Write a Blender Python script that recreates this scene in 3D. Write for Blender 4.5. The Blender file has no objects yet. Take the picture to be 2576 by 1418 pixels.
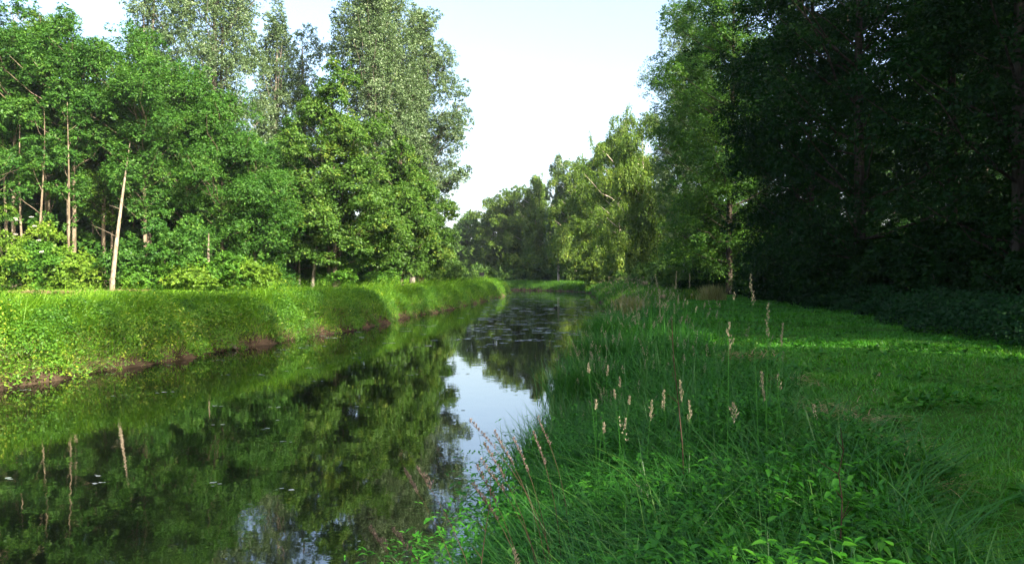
import bpy, math, random
import numpy as np
from mathutils import Vector, noise as mn

SC = bpy.context.scene
COL = SC.collection
F = 755.0            # focal length in px of a 1024 px wide picture
HOR = 274.3
CAMZ = 3.0
K = 2576 / 1024.0

# ------------------------------------------------------------------ helpers
def X(x, Y):                      # x of the photo (2576 wide) -> metres at depth Y
    return (x - 1288.0) / (F * K) * Y
def Zp(y, Y):
    return CAMZ - (y - HOR * K) / (F * K) * Y

def link(o, parent=None):
    COL.objects.link(o)
    if parent is not None:
        o.parent = parent
    return o

def tag(o, label=None, cat=None, group=None, kind=None):
    if label: o['label'] = label
    if cat: o['category'] = cat
    if group: o['group'] = group
    if kind: o['kind'] = kind
    return o

def empty(name, loc, label, cat, group=None, rz=0.0, sc=1.0):
    o = bpy.data.objects.new(name, None)
    o.location = loc
    o.rotation_euler = (0, 0, rz)
    o.scale = (sc, sc, sc) if not isinstance(sc, tuple) else sc
    link(o)
    return tag(o, label, cat, group)

class Geo:
    """collects numpy vertices with triangles and quads, one float tint per face"""
    def __init__(s):
        s.V = []; s.F = {3: [], 4: []}; s.T = {3: [], 4: []}; s.n = 0
    def add(s, V, Fs, T=None):
        V = np.asarray(V, dtype=np.float32).reshape(-1, 3)
        for f in Fs:
            f = np.asarray(f, dtype=np.int64)
            if len(f) == 0: continue
            k = f.shape[1]
            s.F[k].append(f + s.n)
            t = np.full(len(f), 0.5, dtype=np.float32) if T is None else (np.broadcast_to(np.asarray(T, dtype=np.float32), (len(f),)))
            s.T[k].append(t)
        s.V.append(V); s.n += len(V)
    def mesh(s, name, mats, smooth=False):
        V = np.concatenate(s.V) if s.V else np.zeros((0, 3), np.float32)
        f3 = np.concatenate(s.F[3]) if s.F[3] else np.zeros((0, 3), np.int64)
        f4 = np.concatenate(s.F[4]) if s.F[4] else np.zeros((0, 4), np.int64)
        t = np.concatenate([np.concatenate(s.T[3]) if s.T[3] else np.zeros(0, np.float32),
                            np.concatenate(s.T[4]) if s.T[4] else np.zeros(0, np.float32)])
        me = bpy.data.meshes.new(name)
        me.vertices.add(len(V)); me.vertices.foreach_set('co', V.ravel())
        loops = np.concatenate([f3.ravel(), f4.ravel()]).astype(np.int32)
        me.loops.add(len(loops)); me.loops.foreach_set('vertex_index', loops)
        tot = np.concatenate([np.full(len(f3), 3), np.full(len(f4), 4)]).astype(np.int32)
        start = np.concatenate([[0], np.cumsum(tot)[:-1]]).astype(np.int32)
        me.polygons.add(len(tot)); me.polygons.foreach_set('loop_start', start)
        try: me.polygons.foreach_set('loop_total', tot)
        except Exception: pass
        me.update(calc_edges=True)
        if smooth:
            me.polygons.foreach_set('use_smooth', np.ones(len(tot), dtype=bool))
        a = me.attributes.new('tint', 'FLOAT', 'FACE')
        a.data.foreach_set('value', t.astype(np.float32))
        me.materials.append(mats)
        return me
    def obj(s, name, mat, parent=None, smooth=False):
        return link(bpy.data.objects.new(name, s.mesh(name, mat, smooth)), parent)

def unit(v):
    return v / np.maximum(np.linalg.norm(v, axis=-1, keepdims=True), 1e-9)
def rdir(rng, n):
    return unit(rng.normal(size=(n, 3)))

def tube(g, pts, rad, sides=6, T=0.5):
    pts = np.asarray(pts, float); rad = np.broadcast_to(np.asarray(rad, float), (len(pts),))
    tan = np.gradient(pts, axis=0); tan = unit(tan)
    ref = np.array([0.0, 1, 0]) if abs(tan[0][1]) < .9 else np.array([1.0, 0, 0])
    u = unit(np.cross(tan, ref)); v = np.cross(tan, u)
    a = np.linspace(0, 2 * math.pi, sides, endpoint=False)
    ring = pts[:, None, :] + rad[:, None, None] * (np.cos(a)[None, :, None] * u[:, None, :] + np.sin(a)[None, :, None] * v[:, None, :])
    n = len(pts); V = ring.reshape(-1, 3)
    i = np.arange(n - 1)[:, None] * sides; j = np.arange(sides)[None, :]; j2 = (j + 1) % sides
    q = np.stack([i + j, i + j2, i + sides + j2, i + sides + j], -1).reshape(-1, 4)
    g.add(V, [q], T)

# ------------------------------------------------------------------ materials
def nodes(m):
    m.use_nodes = True
    nt = m.node_tree; nt.nodes.clear()
    return nt, nt.nodes, nt.links

def leaf_mat(name, c0, c1, c2=None, trans=0.35, gloss=0.012, rough=0.5, tcol=(1.1, 1.25, 0.5), patch=0.6):
    m = bpy.data.materials.new(name); nt, N, L = nodes(m)
    out = N.new('ShaderNodeOutputMaterial')
    at = N.new('ShaderNodeAttribute'); at.attribute_name = 'tint'
    tc = N.new('ShaderNodeNewGeometry')
    nz = N.new('ShaderNodeTexNoise'); nz.inputs['Scale'].default_value = patch; nz.inputs['Detail'].default_value = 2
    L.new(tc.outputs['Position'], nz.inputs['Vector'])
    ad = N.new('ShaderNodeMath'); ad.operation = 'MULTIPLY_ADD'; ad.inputs[1].default_value = 0.7; 
    L.new(nz.outputs['Fac'], ad.inputs[0])
    s2 = N.new('ShaderNodeMath'); s2.operation = 'MULTIPLY_ADD'; s2.inputs[1].default_value = 0.75; s2.inputs[2].default_value = -0.25
    L.new(at.outputs['Fac'], s2.inputs[0]); L.new(s2.outputs[0], ad.inputs[2])
    cr = N.new('ShaderNodeValToRGB')
    e = cr.color_ramp.elements
    e[0].position = 0.1; e[0].color = (*c0, 1); e[1].position = 0.65; e[1].color = (*c1, 1)
    if c2:
        k = e.new(0.92); k.color = (*c2, 1)
    L.new(ad.outputs[0], cr.inputs[0])
    d = N.new('ShaderNodeBsdfDiffuse'); L.new(cr.outputs[0], d.inputs[0])
    tm = N.new('ShaderNodeVectorMath'); tm.operation = 'MULTIPLY'; tm.inputs[1].default_value = tcol
    L.new(cr.outputs[0], tm.inputs[0])
    t = N.new('ShaderNodeBsdfTranslucent'); L.new(tm.outputs[0], t.inputs[0])
    mx = N.new('ShaderNodeMixShader'); mx.inputs[0].default_value = trans
    L.new(d.outputs[0], mx.inputs[1]); L.new(t.outputs[0], mx.inputs[2])
    gl = N.new('ShaderNodeBsdfGlossy'); gl.inputs['Roughness'].default_value = rough
    mg = N.new('ShaderNodeMixShader'); mg.inputs[0].default_value = gloss
    L.new(mx.outputs[0], mg.inputs[1]); L.new(gl.outputs[0], mg.inputs[2])
    L.new(mg.outputs[0], out.inputs[0])
    return m

def bark_mat(name, c0, c1, scale=3.0, zs=0.25, c2=None):
    m = bpy.data.materials.new(name); nt, N, L = nodes(m)
    out = N.new('ShaderNodeOutputMaterial')
    g = N.new('ShaderNodeTexCoord'); mp = N.new('ShaderNodeMapping'); mp.inputs['Scale'].default_value = (scale, scale, scale * zs)
    L.new(g.outputs['Object'], mp.inputs[0])
    nz = N.new('ShaderNodeTexNoise'); nz.inputs['Scale'].default_value = 2.0; nz.inputs['Detail'].default_value = 5
    L.new(mp.outputs[0], nz.inputs['Vector'])
    cr = N.new('ShaderNodeValToRGB'); e = cr.color_ramp.elements
    e[0].position = 0.35; e[0].color = (*c0, 1); e[1].position = 0.65; e[1].color = (*c1, 1)
    L.new(nz.outputs['Fac'], cr.inputs[0])
    p = N.new('ShaderNodeBsdfDiffuse'); L.new(cr.outputs[0], p.inputs[0])
    b = N.new('ShaderNodeBump'); b.inputs['Strength'].default_value = 0.6; b.inputs['Distance'].default_value = 0.03
    L.new(nz.outputs['Fac'], b.inputs['Height']); L.new(b.outputs[0], p.inputs['Normal'])
    L.new(p.outputs[0], out.inputs[0])
    return m

M = {}
M['ash'] = leaf_mat('ash_leaf', (0.026, 0.084, 0.013), (0.057, 0.148, 0.019), (0.10, 0.19, 0.025), trans=.35)
M['ashy'] = leaf_mat('light_ash_leaf', (0.044, 0.108, 0.013), (0.085, 0.172, 0.019), (0.1488, 0.2244, 0.01925), trans=.4)
M['alder'] = leaf_mat('alder_leaf', (0.040, 0.098, 0.015), (0.078, 0.160, 0.022), (0.16, 0.21, 0.028), trans=.4)
M['poplar'] = leaf_mat('poplar_leaf', (0.040, 0.080, 0.026), (0.095, 0.150, 0.055), (0.165, 0.225, 0.10), trans=.3, gloss=.03)
M['birch'] = leaf_mat('birch_leaf', (0.04185, 0.0867, 0.011), (0.093, 0.1581, 0.0176), (0.1767, 0.2244, 0.0275), trans=.4)
M['dark'] = leaf_mat('shade_darkened_leaf', (0.00465, 0.0204, 0.0033), (0.0093, 0.03672, 0.00495), (0.0279, 0.0714, 0.00825), trans=.3, gloss=.008)  # deep shade of the right wood is put into this leaf colour
M['locust'] = leaf_mat('locust_leaf', (0.02325, 0.0765, 0.0121), (0.0558, 0.1326, 0.0154), (0.1116, 0.1938, 0.022))
M['elder'] = leaf_mat('elder_leaf', (0.0744, 0.153, 0.01375), (0.1395, 0.2448, 0.022), (0.2046, 0.2754, 0.0275), trans=.4)
M['shrub'] = leaf_mat('shrub_leaf', (0.04185, 0.1173, 0.01375), (0.07905, 0.1938, 0.0176), (0.1395, 0.2448, 0.0275))
M['far'] = leaf_mat('far_leaf', (0.0372, 0.0867, 0.0165), (0.07905, 0.153, 0.02475), (0.1209, 0.1938, 0.033))
M['herb'] = leaf_mat('bank_herb_leaf', (0.030, 0.100, 0.010), (0.092, 0.215, 0.015), (0.29, 0.34, 0.035), patch=.5, gloss=.015)
M['lawn'] = leaf_mat('bank_grass', (0.1023, 0.2244, 0.011), (0.1581, 0.306, 0.0154), (0.2325, 0.3468, 0.0275), patch=.35, trans=.45, gloss=.02)
M['mown'] = leaf_mat('path_grass', (0.026, 0.145, 0.005), (0.058, 0.225, 0.008), (0.13, 0.285, 0.015), patch=.5, trans=.45, gloss=.03)
M['reed'] = leaf_mat('tall_grass_blade', (0.016, 0.085, 0.010), (0.036, 0.15, 0.017), (0.11, 0.22, 0.035), patch=.9, trans=.35, gloss=.03, rough=.4)
M['nettle'] = leaf_mat('nettle_leaf', (0.01116, 0.06732, 0.00385), (0.02418, 0.1224, 0.0055), (0.0558, 0.1938, 0.011), patch=1.4, trans=.3, gloss=.025, rough=.4)
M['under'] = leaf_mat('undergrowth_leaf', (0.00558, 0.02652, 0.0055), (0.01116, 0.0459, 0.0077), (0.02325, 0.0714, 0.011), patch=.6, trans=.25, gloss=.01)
M['straw'] = leaf_mat('straw', (.20, .13, .06), (.34, .25, .13), (.42, .34, .2), trans=.2, gloss=.02, tcol=(1, 1, 1))
M['head'] = leaf_mat('seed_head', (.15, .13, .08), (.28, .25, .15), (.36, .33, .22), trans=.3, gloss=.02, tcol=(1, 1, 1))
M['purple'] = leaf_mat('purple_seed_head', (.07, .05, .045), (.14, .10, .08), (.2, .16, .12), trans=.25, gloss=.02, tcol=(1, 1, 1))
M['dry'] = leaf_mat('dry_grass_blade', (.16, .17, .05), (.30, .29, .10), (.42, .38, .18), trans=.4, gloss=.0, tcol=(1, 1, .9))
M['flower'] = leaf_mat('white_flower', (.6, .58, .45), (.75, .73, .6), trans=.2, gloss=.0, tcol=(1, 1, 1))
M['weed'] = leaf_mat('floating_weed', (.10, .13, .10), (.22, .26, .22), (.36, .38, .36), trans=.0, gloss=.35, rough=.25)
M['bark'] = bark_mat('ash_bark', (.09, .07, .045), (.23, .185, .125))
M['barkl'] = bark_mat('pale_bark', (.11, .09, .06), (.26, .21, .15))
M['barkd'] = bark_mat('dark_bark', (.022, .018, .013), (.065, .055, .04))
M['barkp'] = bark_mat('poplar_bark', (.07, .06, .05), (.22, .19, .15))
M['barkb'] = bark_mat('birch_bark', (.22, .17, .13), (.62, .52, .44), scale=2.0, zs=1.5)
M['twig'] = bark_mat('dead_stalk', (.03, .02, .015), (.08, .05, .035))
M['stone'] = bark_mat('pale_stone', (.14, .13, .11), (.3, .28, .25), 6, 1)
M['coot'] = bark_mat('dark_plumage', (.012, .01, .012), (.03, .025, .03), 9, 1)
M['beak'] = bark_mat('pale_beak', (.4, .2, .12), (.5, .28, .18), 9, 1)
M['wood'] = bark_mat('weathered_wood', (.02, .018, .02), (.05, .045, .045), 4, .3)

# ------------------------------------------------------------------ river and ground
# centreline nodes: x, y, half width
RN = np.array([[-18.5, -40, 7.2], [-14.2, -20, 7.2], [-9.9, 0, 7.1], [-7.3, 10, 7.5], [-6.0, 20, 7.35], [-2.85, 35, 6.9], [-0.25, 52, 6.85], [2.85, 80, 6.65],
               [5.0, 106, 6.4], [6.1, 120, 6.6], [4.6, 132, 6.6], [-2, 141, 6.6], [-14, 147, 6.6], [-40, 152, 6.6], [-90, 156, 6.6]])
def _spline(P, n=40):
    out = []
    for i in range(len(P) - 1):
        p0 = P[max(i - 1, 0)]; p1 = P[i]; p2 = P[i + 1]; p3 = P[min(i + 2, len(P) - 1)]
        t = np.linspace(0, 1, n, endpoint=False)[:, None]
        out.append(.5 * ((2 * p1) + (-p0 + p2) * t + (2 * p0 - 5 * p1 + 4 * p2 - p3) * t ** 2 + (-p0 + 3 * p1 - 3 * p2 + p3) * t ** 3))
    return np.concatenate(out + [P[-1:]])
RC = _spline(RN, 24)
RT = unit(np.gradient(RC[:, :2], axis=0))
_r = np.random.default_rng(5)
def edge(x, y):
    """distance outside the waterline (>0 on land) and side (+1 right bank)"""
    x = np.asarray(x, float).ravel(); y = np.asarray(y, float).ravel()
    e = np.empty(len(x)); sd = np.empty(len(x))
    for a in range(0, len(x), 4000):
        dx = x[a:a + 4000, None] - RC[None, :, 0]; dy = y[a:a + 4000, None] - RC[None, :, 1]
        d2 = dx * dx + dy * dy
        k = np.argmin(d2, 1); r = np.arange(len(k))
        cr = RT[k, 0] * dy[r, k] - RT[k, 1] * dx[r, k]
        e[a:a + 4000] = np.sqrt(d2[r, k]) - RC[k, 2]
        sd[a:a + 4000] = np.where(cr < 0, 1, -1)
    wob = .22 * np.sin(y * .9 + x * .3) + .16 * np.sin(y * 2.3 + 1.7) + .25 * np.sin(y * .31 + .5)
    return e + wob * np.clip(1 - np.abs(e) / 4, 0, 1), sd
LPX = [-6, -1.5, 0, .3, .75, 1.3, 2.1, 4, 9, 16, 400]; LPZ = [-1.4, -.5, -.03, .2, .95, 1.45, 1.75, 1.88, 2.06, 2.12, 2.2]
RPX = [-6, -1.5, 0, .35, .9, 1.8, 3.0, 5, 12, 20, 400]; RPZ = [-1.4, -.5, -.03, .2, .65, 1.1, 1.34, 1.4, 1.45, 1.7, 2.0]
def height(x, y):
    e, s = edge(x, y)
    z = np.where(s < 0, np.interp(e, LPX, LPZ), np.interp(e, RPX, RPZ))
    x = np.asarray(x, float).ravel(); y = np.asarray(y, float).ravel()
    b = .05 * np.sin(x * .9 + y * .35) * np.sin(y * .7 + 1) + .04 * np.sin(x * .27 - y * .5)
    return z + b * np.clip(e, 0, 1), e, s
PLY = [0, 4, 6.6, 11.7, 19, 61, 75, 200]; PLX = [2.0, 2.6, 3.3, 4.0, 4.9, 11.0, 13.6, 60]
def strip(x, y):
    """metres to the left of the mown path's near edge"""
    return np.interp(y, PLY, PLX) - x + .25 * np.sin(y * 1.3) + .15 * np.sin(y * 3.1 + x)
def gz(x, y):
    return float(height([x], [y])[0][0])

def build_ground():
    xs = np.concatenate([np.linspace(-900, -60, 22)[:-1], np.linspace(-60, -24, 31)[:-1], np.linspace(-24, 22, 150)[:-1], np.linspace(22, 70, 34)[:-1], np.linspace(70, 900, 22)])
    ys = np.concatenate([np.linspace(-300, -24, 14)[:-1], np.linspace(-24, 60, 190)[:-1], np.linspace(60, 175, 160)[:-1], np.linspace(175, 1400, 24)])
    gx, gy = np.meshgrid(xs, ys)
    z, e, s = height(gx, gy)
    V = np.stack([gx.ravel(), gy.ravel(), z], -1)
    nx, ny = len(xs), len(ys)
    i = np.arange(ny - 1)[:, None] * nx + np.arange(nx - 1)[None, :]
    q = np.stack([i, i + 1, i + nx + 1, i + nx], -1).reshape(-1, 4)
    m = bpy.data.materials.new('earth_and_turf'); nt, N, L = nodes(m)
    out = N.new('ShaderNodeOutputMaterial'); g = N.new('ShaderNodeNewGeometry'); sp = N.new('ShaderNodeSeparateXYZ')
    L.new(g.outputs['Position'], sp.inputs[0])
    nz = N.new('ShaderNodeTexNoise'); nz.inputs['Scale'].default_value = 1.3; nz.inputs['Detail'].default_value = 6
    L.new(g.outputs['Position'], nz.inputs['Vector'])
    mud = N.new('ShaderNodeValToRGB'); e_ = mud.color_ramp.elements
    e_[0].position = .35; e_[0].color = (.028, .02, .012, 1); e_[1].position = .7; e_[1].color = (.10, .07, .047, 1)
    L.new(nz.outputs['Fac'], mud.inputs[0])
    tf = N.new('ShaderNodeValToRGB'); e_ = tf.color_ramp.elements
    e_[0].position = .35; e_[0].color = (.028, .075, .012, 1); e_[1].position = .7; e_[1].color = (.05, .11, .018, 1)
    L.new(nz.outputs['Fac'], tf.inputs[0])
    ad = N.new('ShaderNodeMath'); ad.operation = 'MULTIPLY_ADD'; ad.inputs[1].default_value = .5
    L.new(nz.outputs['Fac'], ad.inputs[0]); L.new(sp.outputs['Z'], ad.inputs[2])
    mr = N.new('ShaderNodeMapRange'); mr.inputs[1].default_value = .55; mr.inputs[2].default_value = .9
    L.new(ad.outputs[0], mr.inputs[0])
    mx = N.new('ShaderNodeMixRGB'); L.new(mr.outputs[0], mx.inputs[0]); L.new(mud.outputs[0], mx.inputs[1]); L.new(tf.outputs[0], mx.inputs[2])
    p = N.new('ShaderNodeBsdfDiffuse'); L.new(mx.outputs[0], p.inputs[0])
    b = N.new('ShaderNodeBump'); b.inputs['Distance'].default_value = .1; L.new(nz.outputs['Fac'], b.inputs['Height']); L.new(b.outputs[0], p.inputs['Normal'])
    L.new(p.outputs[0], out.inputs[0])
    G = Geo(); G.add(V, [q]); o = G.obj('ground', m, smooth=True)
    o['kind'] = 'structure'

def build_water():
    m = bpy.data.materials.new('river_water'); nt, N, L = nodes(m)
    out = N.new('ShaderNodeOutputMaterial'); p = N.new('ShaderNodeBsdfPrincipled')
    p.inputs['Base Color'].default_value = (.003, .005, .002, 1); p.inputs['Roughness'].default_value = .02
    p.inputs['IOR'].default_value = WATER_IOR
    g = N.new('ShaderNodeNewGeometry'); mp = N.new('ShaderNodeMapping'); mp.inputs['Scale'].default_value = (1.0, 1.0, 1)
    L.new(g.outputs['Position'], mp.inputs[0])
    n1 = N.new('ShaderNodeTexNoise'); n1.inputs['Scale'].default_value = 1.1; n1.inputs['Detail'].default_value = 3; n1.inputs['Roughness'].default_value = .55
    n2 = N.new('ShaderNodeTexNoise'); n2.inputs['Scale'].default_value = 7; n2.inputs['Detail'].default_value = 2
    L.new(mp.outputs[0], n1.inputs['Vector']); L.new(mp.outputs[0], n2.inputs['Vector'])
    sx_ = N.new('ShaderNodeSeparateXYZ'); L.new(g.outputs['Position'], sx_.inputs[0]); mr_ = N.new('ShaderNodeMapRange'); mr_.inputs[1].default_value = 34; mr_.inputs[2].default_value = 75; mr_.inputs[3].default_value = .22; mr_.inputs[4].default_value = 1
    L.new(sx_.outputs['Y'], mr_.inputs[0])
    ml = N.new('ShaderNodeMath'); ml.operation = 'MULTIPLY_ADD'; ml.inputs[1].default_value = .12
    L.new(n2.outputs['Fac'], ml.inputs[0]); L.new(n1.outputs['Fac'], ml.inputs[2])
    b = N.new('ShaderNodeBump'); b.inputs['Strength'].default_value = 1; b.inputs['Distance'].default_value = .0115; L.new(mr_.outputs[0], b.inputs['Strength'])
    L.new(ml.outputs[0], b.inputs['Height']); L.new(b.outputs[0], p.inputs['Normal'])
    L.new(p.outputs[0], out.inputs[0])
    # a sheet following the river, a little wider than its waterline
    G = Geo(); n = len(RC)
    nr = np.stack([-RT[:, 1], RT[:, 0]], -1)
    a = RC[:, :2] + nr * (RC[:, 2:3] + 1.2); c = RC[:, :2] - nr * (RC[:, 2:3] + 1.2)
    V = np.zeros((2 * n, 3)); V[:n, :2] = a; V[n:, :2] = c
    i = np.arange(n - 1)
    G.add(V, [np.stack([i, i + n, i + n + 1, i + 1], -1)])
    o = G.obj('water', m); o['kind'] = 'structure'
WATER_IOR = 2.0
build_ground(); build_water()

# ------------------------------------------------------------------ trees
def leaf_quads(g, rng, P, out, L, W, jit=.6, up=.45, droop=.3, T=None):
    """diamond leaves at P; out = outward direction of the clump there"""
    n = len(P)
    nrm = unit(out * .6 + np.array([0, 0, up]) + rdir(rng, n) * jit)
    a = unit(np.cross(nrm, rdir(rng, n)) + out * .5 - np.array([0, 0, droop]))
    b = unit(np.cross(nrm, a))
    s = rng.uniform(.6, 1.3, n)[:, None]
    l = L * s; w = W * s * .5
    V = np.empty((n, 4, 3))
    V[:, 0] = P; V[:, 1] = P + a * l * .45 + b * w; V[:, 2] = P + a * l; V[:, 3] = P + a * l * .45 - b * w
    i = np.arange(n)[:, None] * 4 + np.arange(4)[None, :]
    g.add(V, [i], rng.uniform(0, 1, n) if T is None else T)

def boughs(rng, H, prof, R, n, size, flat=.55, up=False, asym=None):
    """clump centres inside a profile; prof = [(t, r)] with t = height fraction"""
    tt = np.array([p[0] for p in prof]); rr = np.array([p[1] for p in prof])
    out = []
    ph = rng.uniform(0, 6.28, 4)
    # height density follows profile radius
    ts = np.linspace(tt[0], tt[-1], 200); w = np.interp(ts, tt, rr) + .12; cdf = np.cumsum(w) / w.sum()
    for i in range(n):
        t = float(np.interp((i + rng.uniform()) / n, cdf, ts))
        ang = rng.uniform(0, 2 * math.pi) if i % 3 else i * 2.399
        lob = 1 + .20 * math.sin(2 * ang + ph[0] + 3 * t) + .16 * math.sin(3 * ang + ph[1] - 7 * t) + .15 * math.sin(11 * t + ph[2] + ang)
        r = np.interp(t, tt, rr) * R * lob
        f = rng.uniform(.0, .95) ** .55
        s = size * rng.uniform(.6, 1.25) * (.55 + .45 * min(1, np.interp(t, tt, rr)))
        ax = asym[0] * t if asym else 0; ay = asym[1] * t if asym else 0
        out.append((math.cos(ang) * r * f + ax, math.sin(ang) * r * f + ay, t * H, s, s, s * (1.7 if up else flat)))
        if i % 2 == 0:      # small shoots standing out of the crown
            r2 = r * rng.uniform(.95, 1.22); s2 = s * rng.uniform(.28, .5); t2 = min(1.03, t + rng.uniform(0, .05))
            out.append((math.cos(ang) * r2 + ax, math.sin(ang) * r2 + ay, t2 * H, s2, s2, s2 * rng.uniform(.8, 1.8)))
    return np.array(out)

def crown(rng, B, per, tuft, L, W, droop=.35, jit=.6, hang=0., gap=0.):
    g = Geo()
    n = len(B)
    nt = np.maximum(3, (per / tuft * (B[:, 3] / np.percentile(B[:, 3], 65)) ** 2).astype(int))
    ti = np.repeat(np.arange(n), nt)
    d = rdir(rng, len(ti)); d[:, 2] = np.where(rng.uniform(size=len(d)) < .6, np.abs(d[:, 2]), d[:, 2])
    rr = rng.uniform(.15, 1, len(ti)) ** .45
    c = B[ti, :3] + d * rr[:, None] * B[ti, 3:6]
    hor = (d[:, 0] ** 2 + d[:, 1] ** 2) * rr ** 2
    c[:, 2] -= droop * hor * B[ti, 3]
    tt = np.clip(rng.normal(.5, .16, len(ti)) + (rng.normal(0, .12, n))[ti], 0, 1)
    li = np.repeat(np.arange(len(ti)), tuft)
    o = rdir(rng, len(li)); rad = (B[ti, 3] * .22)[li][:, None]
    P = c[li] + o * rad * rng.uniform(.2, 1.1, len(li))[:, None] * np.array([1, 1, .6])
    if hang > 0:
        k = rng.uniform(0, 1, len(li)); P[:, 2] -= hang * k * (rr[li])
        P[:, :2] -= o[:, :2] * rad * .5 * k[:, None]
    outd = unit(d[li] * 1.0 + o * .4)
    T = np.clip(tt[li] + rng.normal(0, .16, len(li)), 0, 1)
    leaf_quads(g, rng, P, outd, L, W, jit=jit, T=T, droop=.3 + hang * .5)
    return g

def limb(g, rng, a, b, r0, r1, sag=.0, sides=5, seg=5, wob=.06):
    a = np.array(a, float); b = np.array(b, float); t = np.linspace(0, 1, seg + 1)[:, None]
    p = a + (b - a) * t; ln = np.linalg.norm(b - a)
    p[:, 2] += (sag * np.sin(np.pi * t[:, 0])) * ln
    p[1:-1] += rng.normal(0, wob, (seg - 1, 3)) * ln * .3
    tube(g, p, np.linspace(r0, r1, seg + 1), sides)

def trunk(rng, H, top, r, B=None, every=1, lean=(0, 0), bend=.02, stems=1, flare=1.35, rise=.55, lr=.05, dead=0, base=.2):
    g = Geo(); seg = 14
    axes = []
    for s in range(stems):
        hh = H * top * (1 if s == 0 else rng.uniform(.75, .95)); t = np.linspace(0, 1, seg + 1)
        off = np.zeros(2) if s == 0 else rng.normal(0, 1, 2) * .45
        ph = rng.uniform(0, 6.28, 2)
        px = lean[0] * t ** 1.3 + off[0] * (.8 + t * 1.2) * min(1, hh / 12) + bend * H * np.sin(t * 4 + ph[0]) * t * .5
        py = lean[1] * t ** 1.3 + off[1] * (.8 + t * 1.2) + bend * H * np.sin(t * 3.3 + ph[1]) * t * .5
        P = np.stack([px, py, t * hh - (.25 if True else 0)], -1)
        rad = r * (1 - .82 * t ** 1.1) * (1 if s == 0 else .7); rad[0] *= flare; rad[1] *= 1.03
        tube(g, P, rad, 8); axes.append((P, rad))
    if B is not None:
        for i in range(0, len(B), every):
            P, rad = axes[i % len(axes)]
            c = B[i, :3]; hd = math.hypot(c[0] - P[-1, 0] * c[2] / max(P[-1, 2], 1), c[1] - P[-1, 1] * c[2] / max(P[-1, 2], 1))
            z0 = max(c[2] * rng.uniform(.55, .8), c[2] - rise * hd - rng.uniform(.2, 1.2)); z0 = min(z0, P[-1, 2])
            a = np.array([np.interp(z0, P[:, 2], P[:, 0]), np.interp(z0, P[:, 2], P[:, 1]), z0])
            ra = min(lr * (.6 + .15 * hd), float(np.interp(z0, P[:, 2], rad)) * .7)
            limb(g, rng, a, c, ra, .012, sag=-.05 if rise > 0 else .05, sides=4, seg=4)
    for i in range(dead):
        P, rad = axes[i % len(axes)]
        z0 = rng.uniform(.12, .6) * H; a = np.array([np.interp(z0, P[:, 2], P[:, 0]), np.interp(z0, P[:, 2], P[:, 1]), z0])
        an = rng.uniform(0, 6.28); ln = rng.uniform(.5, 1.6)
        limb(g, rng, a, a + np.array([math.cos(an) * ln, math.sin(an) * ln, rng.uniform(-.2, .7)]), .016, .005, sides=4, seg=3)
    return g

PROF = {
    'ash': [(.28, .25), (.4, .55), (.55, .9), (.7, 1), (.85, .8), (.95, .45), (1, .15)],
    'ashlow': [(.08, .45), (.2, .75), (.4, 1), (.65, .95), (.85, .65), (1, .15)],
    'slim': [(.34, .15), (.48, .45), (.62, .75), (.8, .9), (.93, .6), (1, .2)],
    'alder': [(.12, .55), (.22, .95), (.35, 1), (.55, .85), (.75, .6), (.9, .33), (1, .08)],
    'poplar': [(.12, .35), (.25, .7), (.45, 1), (.6, .92), (.8, .75), (.93, .5), (1, .2)],
    'dome': [(.06, .7), (.2, .95), (.45, 1), (.7, .82), (.9, .45), (1, .1)],
    'wall': [(.02, .7), (.15, .9), (.5, 1), (.8, .88), (1, .4)],
    'birch': [(.08, .6), (.25, .9), (.5, 1), (.7, .9), (.88, .7), (1, .35)],
}
def make_tree(name, kind, loc, H, R, seed, label, cat='tree', group=None, leafm='ash', bark='bark', nb=45, bs=1.5, per=420, L=.2, W=.1,
              r=.16, lean=(0, 0), stems=1, hang=0., up=False, droop=.35, top=.92, every=2, dead=0, rise=.55, tuft=10, flat=.55, jit=.6, rz=0, base=.2, lr=.05, gapfilter=None):
    rng = np.random.default_rng(seed)
    x, y = loc
    root = empty(name, (x, y, gz(x, y)), label, cat, group, rz=rz)
    B = boughs(rng, H, PROF[kind], R, nb, bs, up=up, flat=flat, asym=(lean[0], lean[1]))
    if gapfilter is not None: B = gapfilter(B)
    g = crown(rng, B, per, tuft, L, W, droop=droop, hang=hang, jit=jit)
    trunk(rng, H, top, r, B, every=every, lean=lean, stems=stems, dead=dead, rise=rise, base=base, lr=lr).obj('trunk', M[bark], root, smooth=True)
    g.obj('crown', M[leafm], root)
    return root

def copy_tree(src, loc, label, rz=0., sc=1., group=None, cat=None, scz=None):
    r = src.copy(); COL.objects.link(r)
    x, y = loc
    r.location = (x, y, gz(x, y)); r.rotation_euler = (0, 0, rz); r.scale = (sc, sc, scz or sc)
    r['label'] = label
    if group: r['group'] = group
    elif 'group' in r: del r['group']
    if cat: r['category'] = cat
    for ch in list(src.children):
        c = ch.copy(); COL.objects.link(c); c.parent = r
    return r

GLW = 'ash trees along the edge of the left wood'
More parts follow.
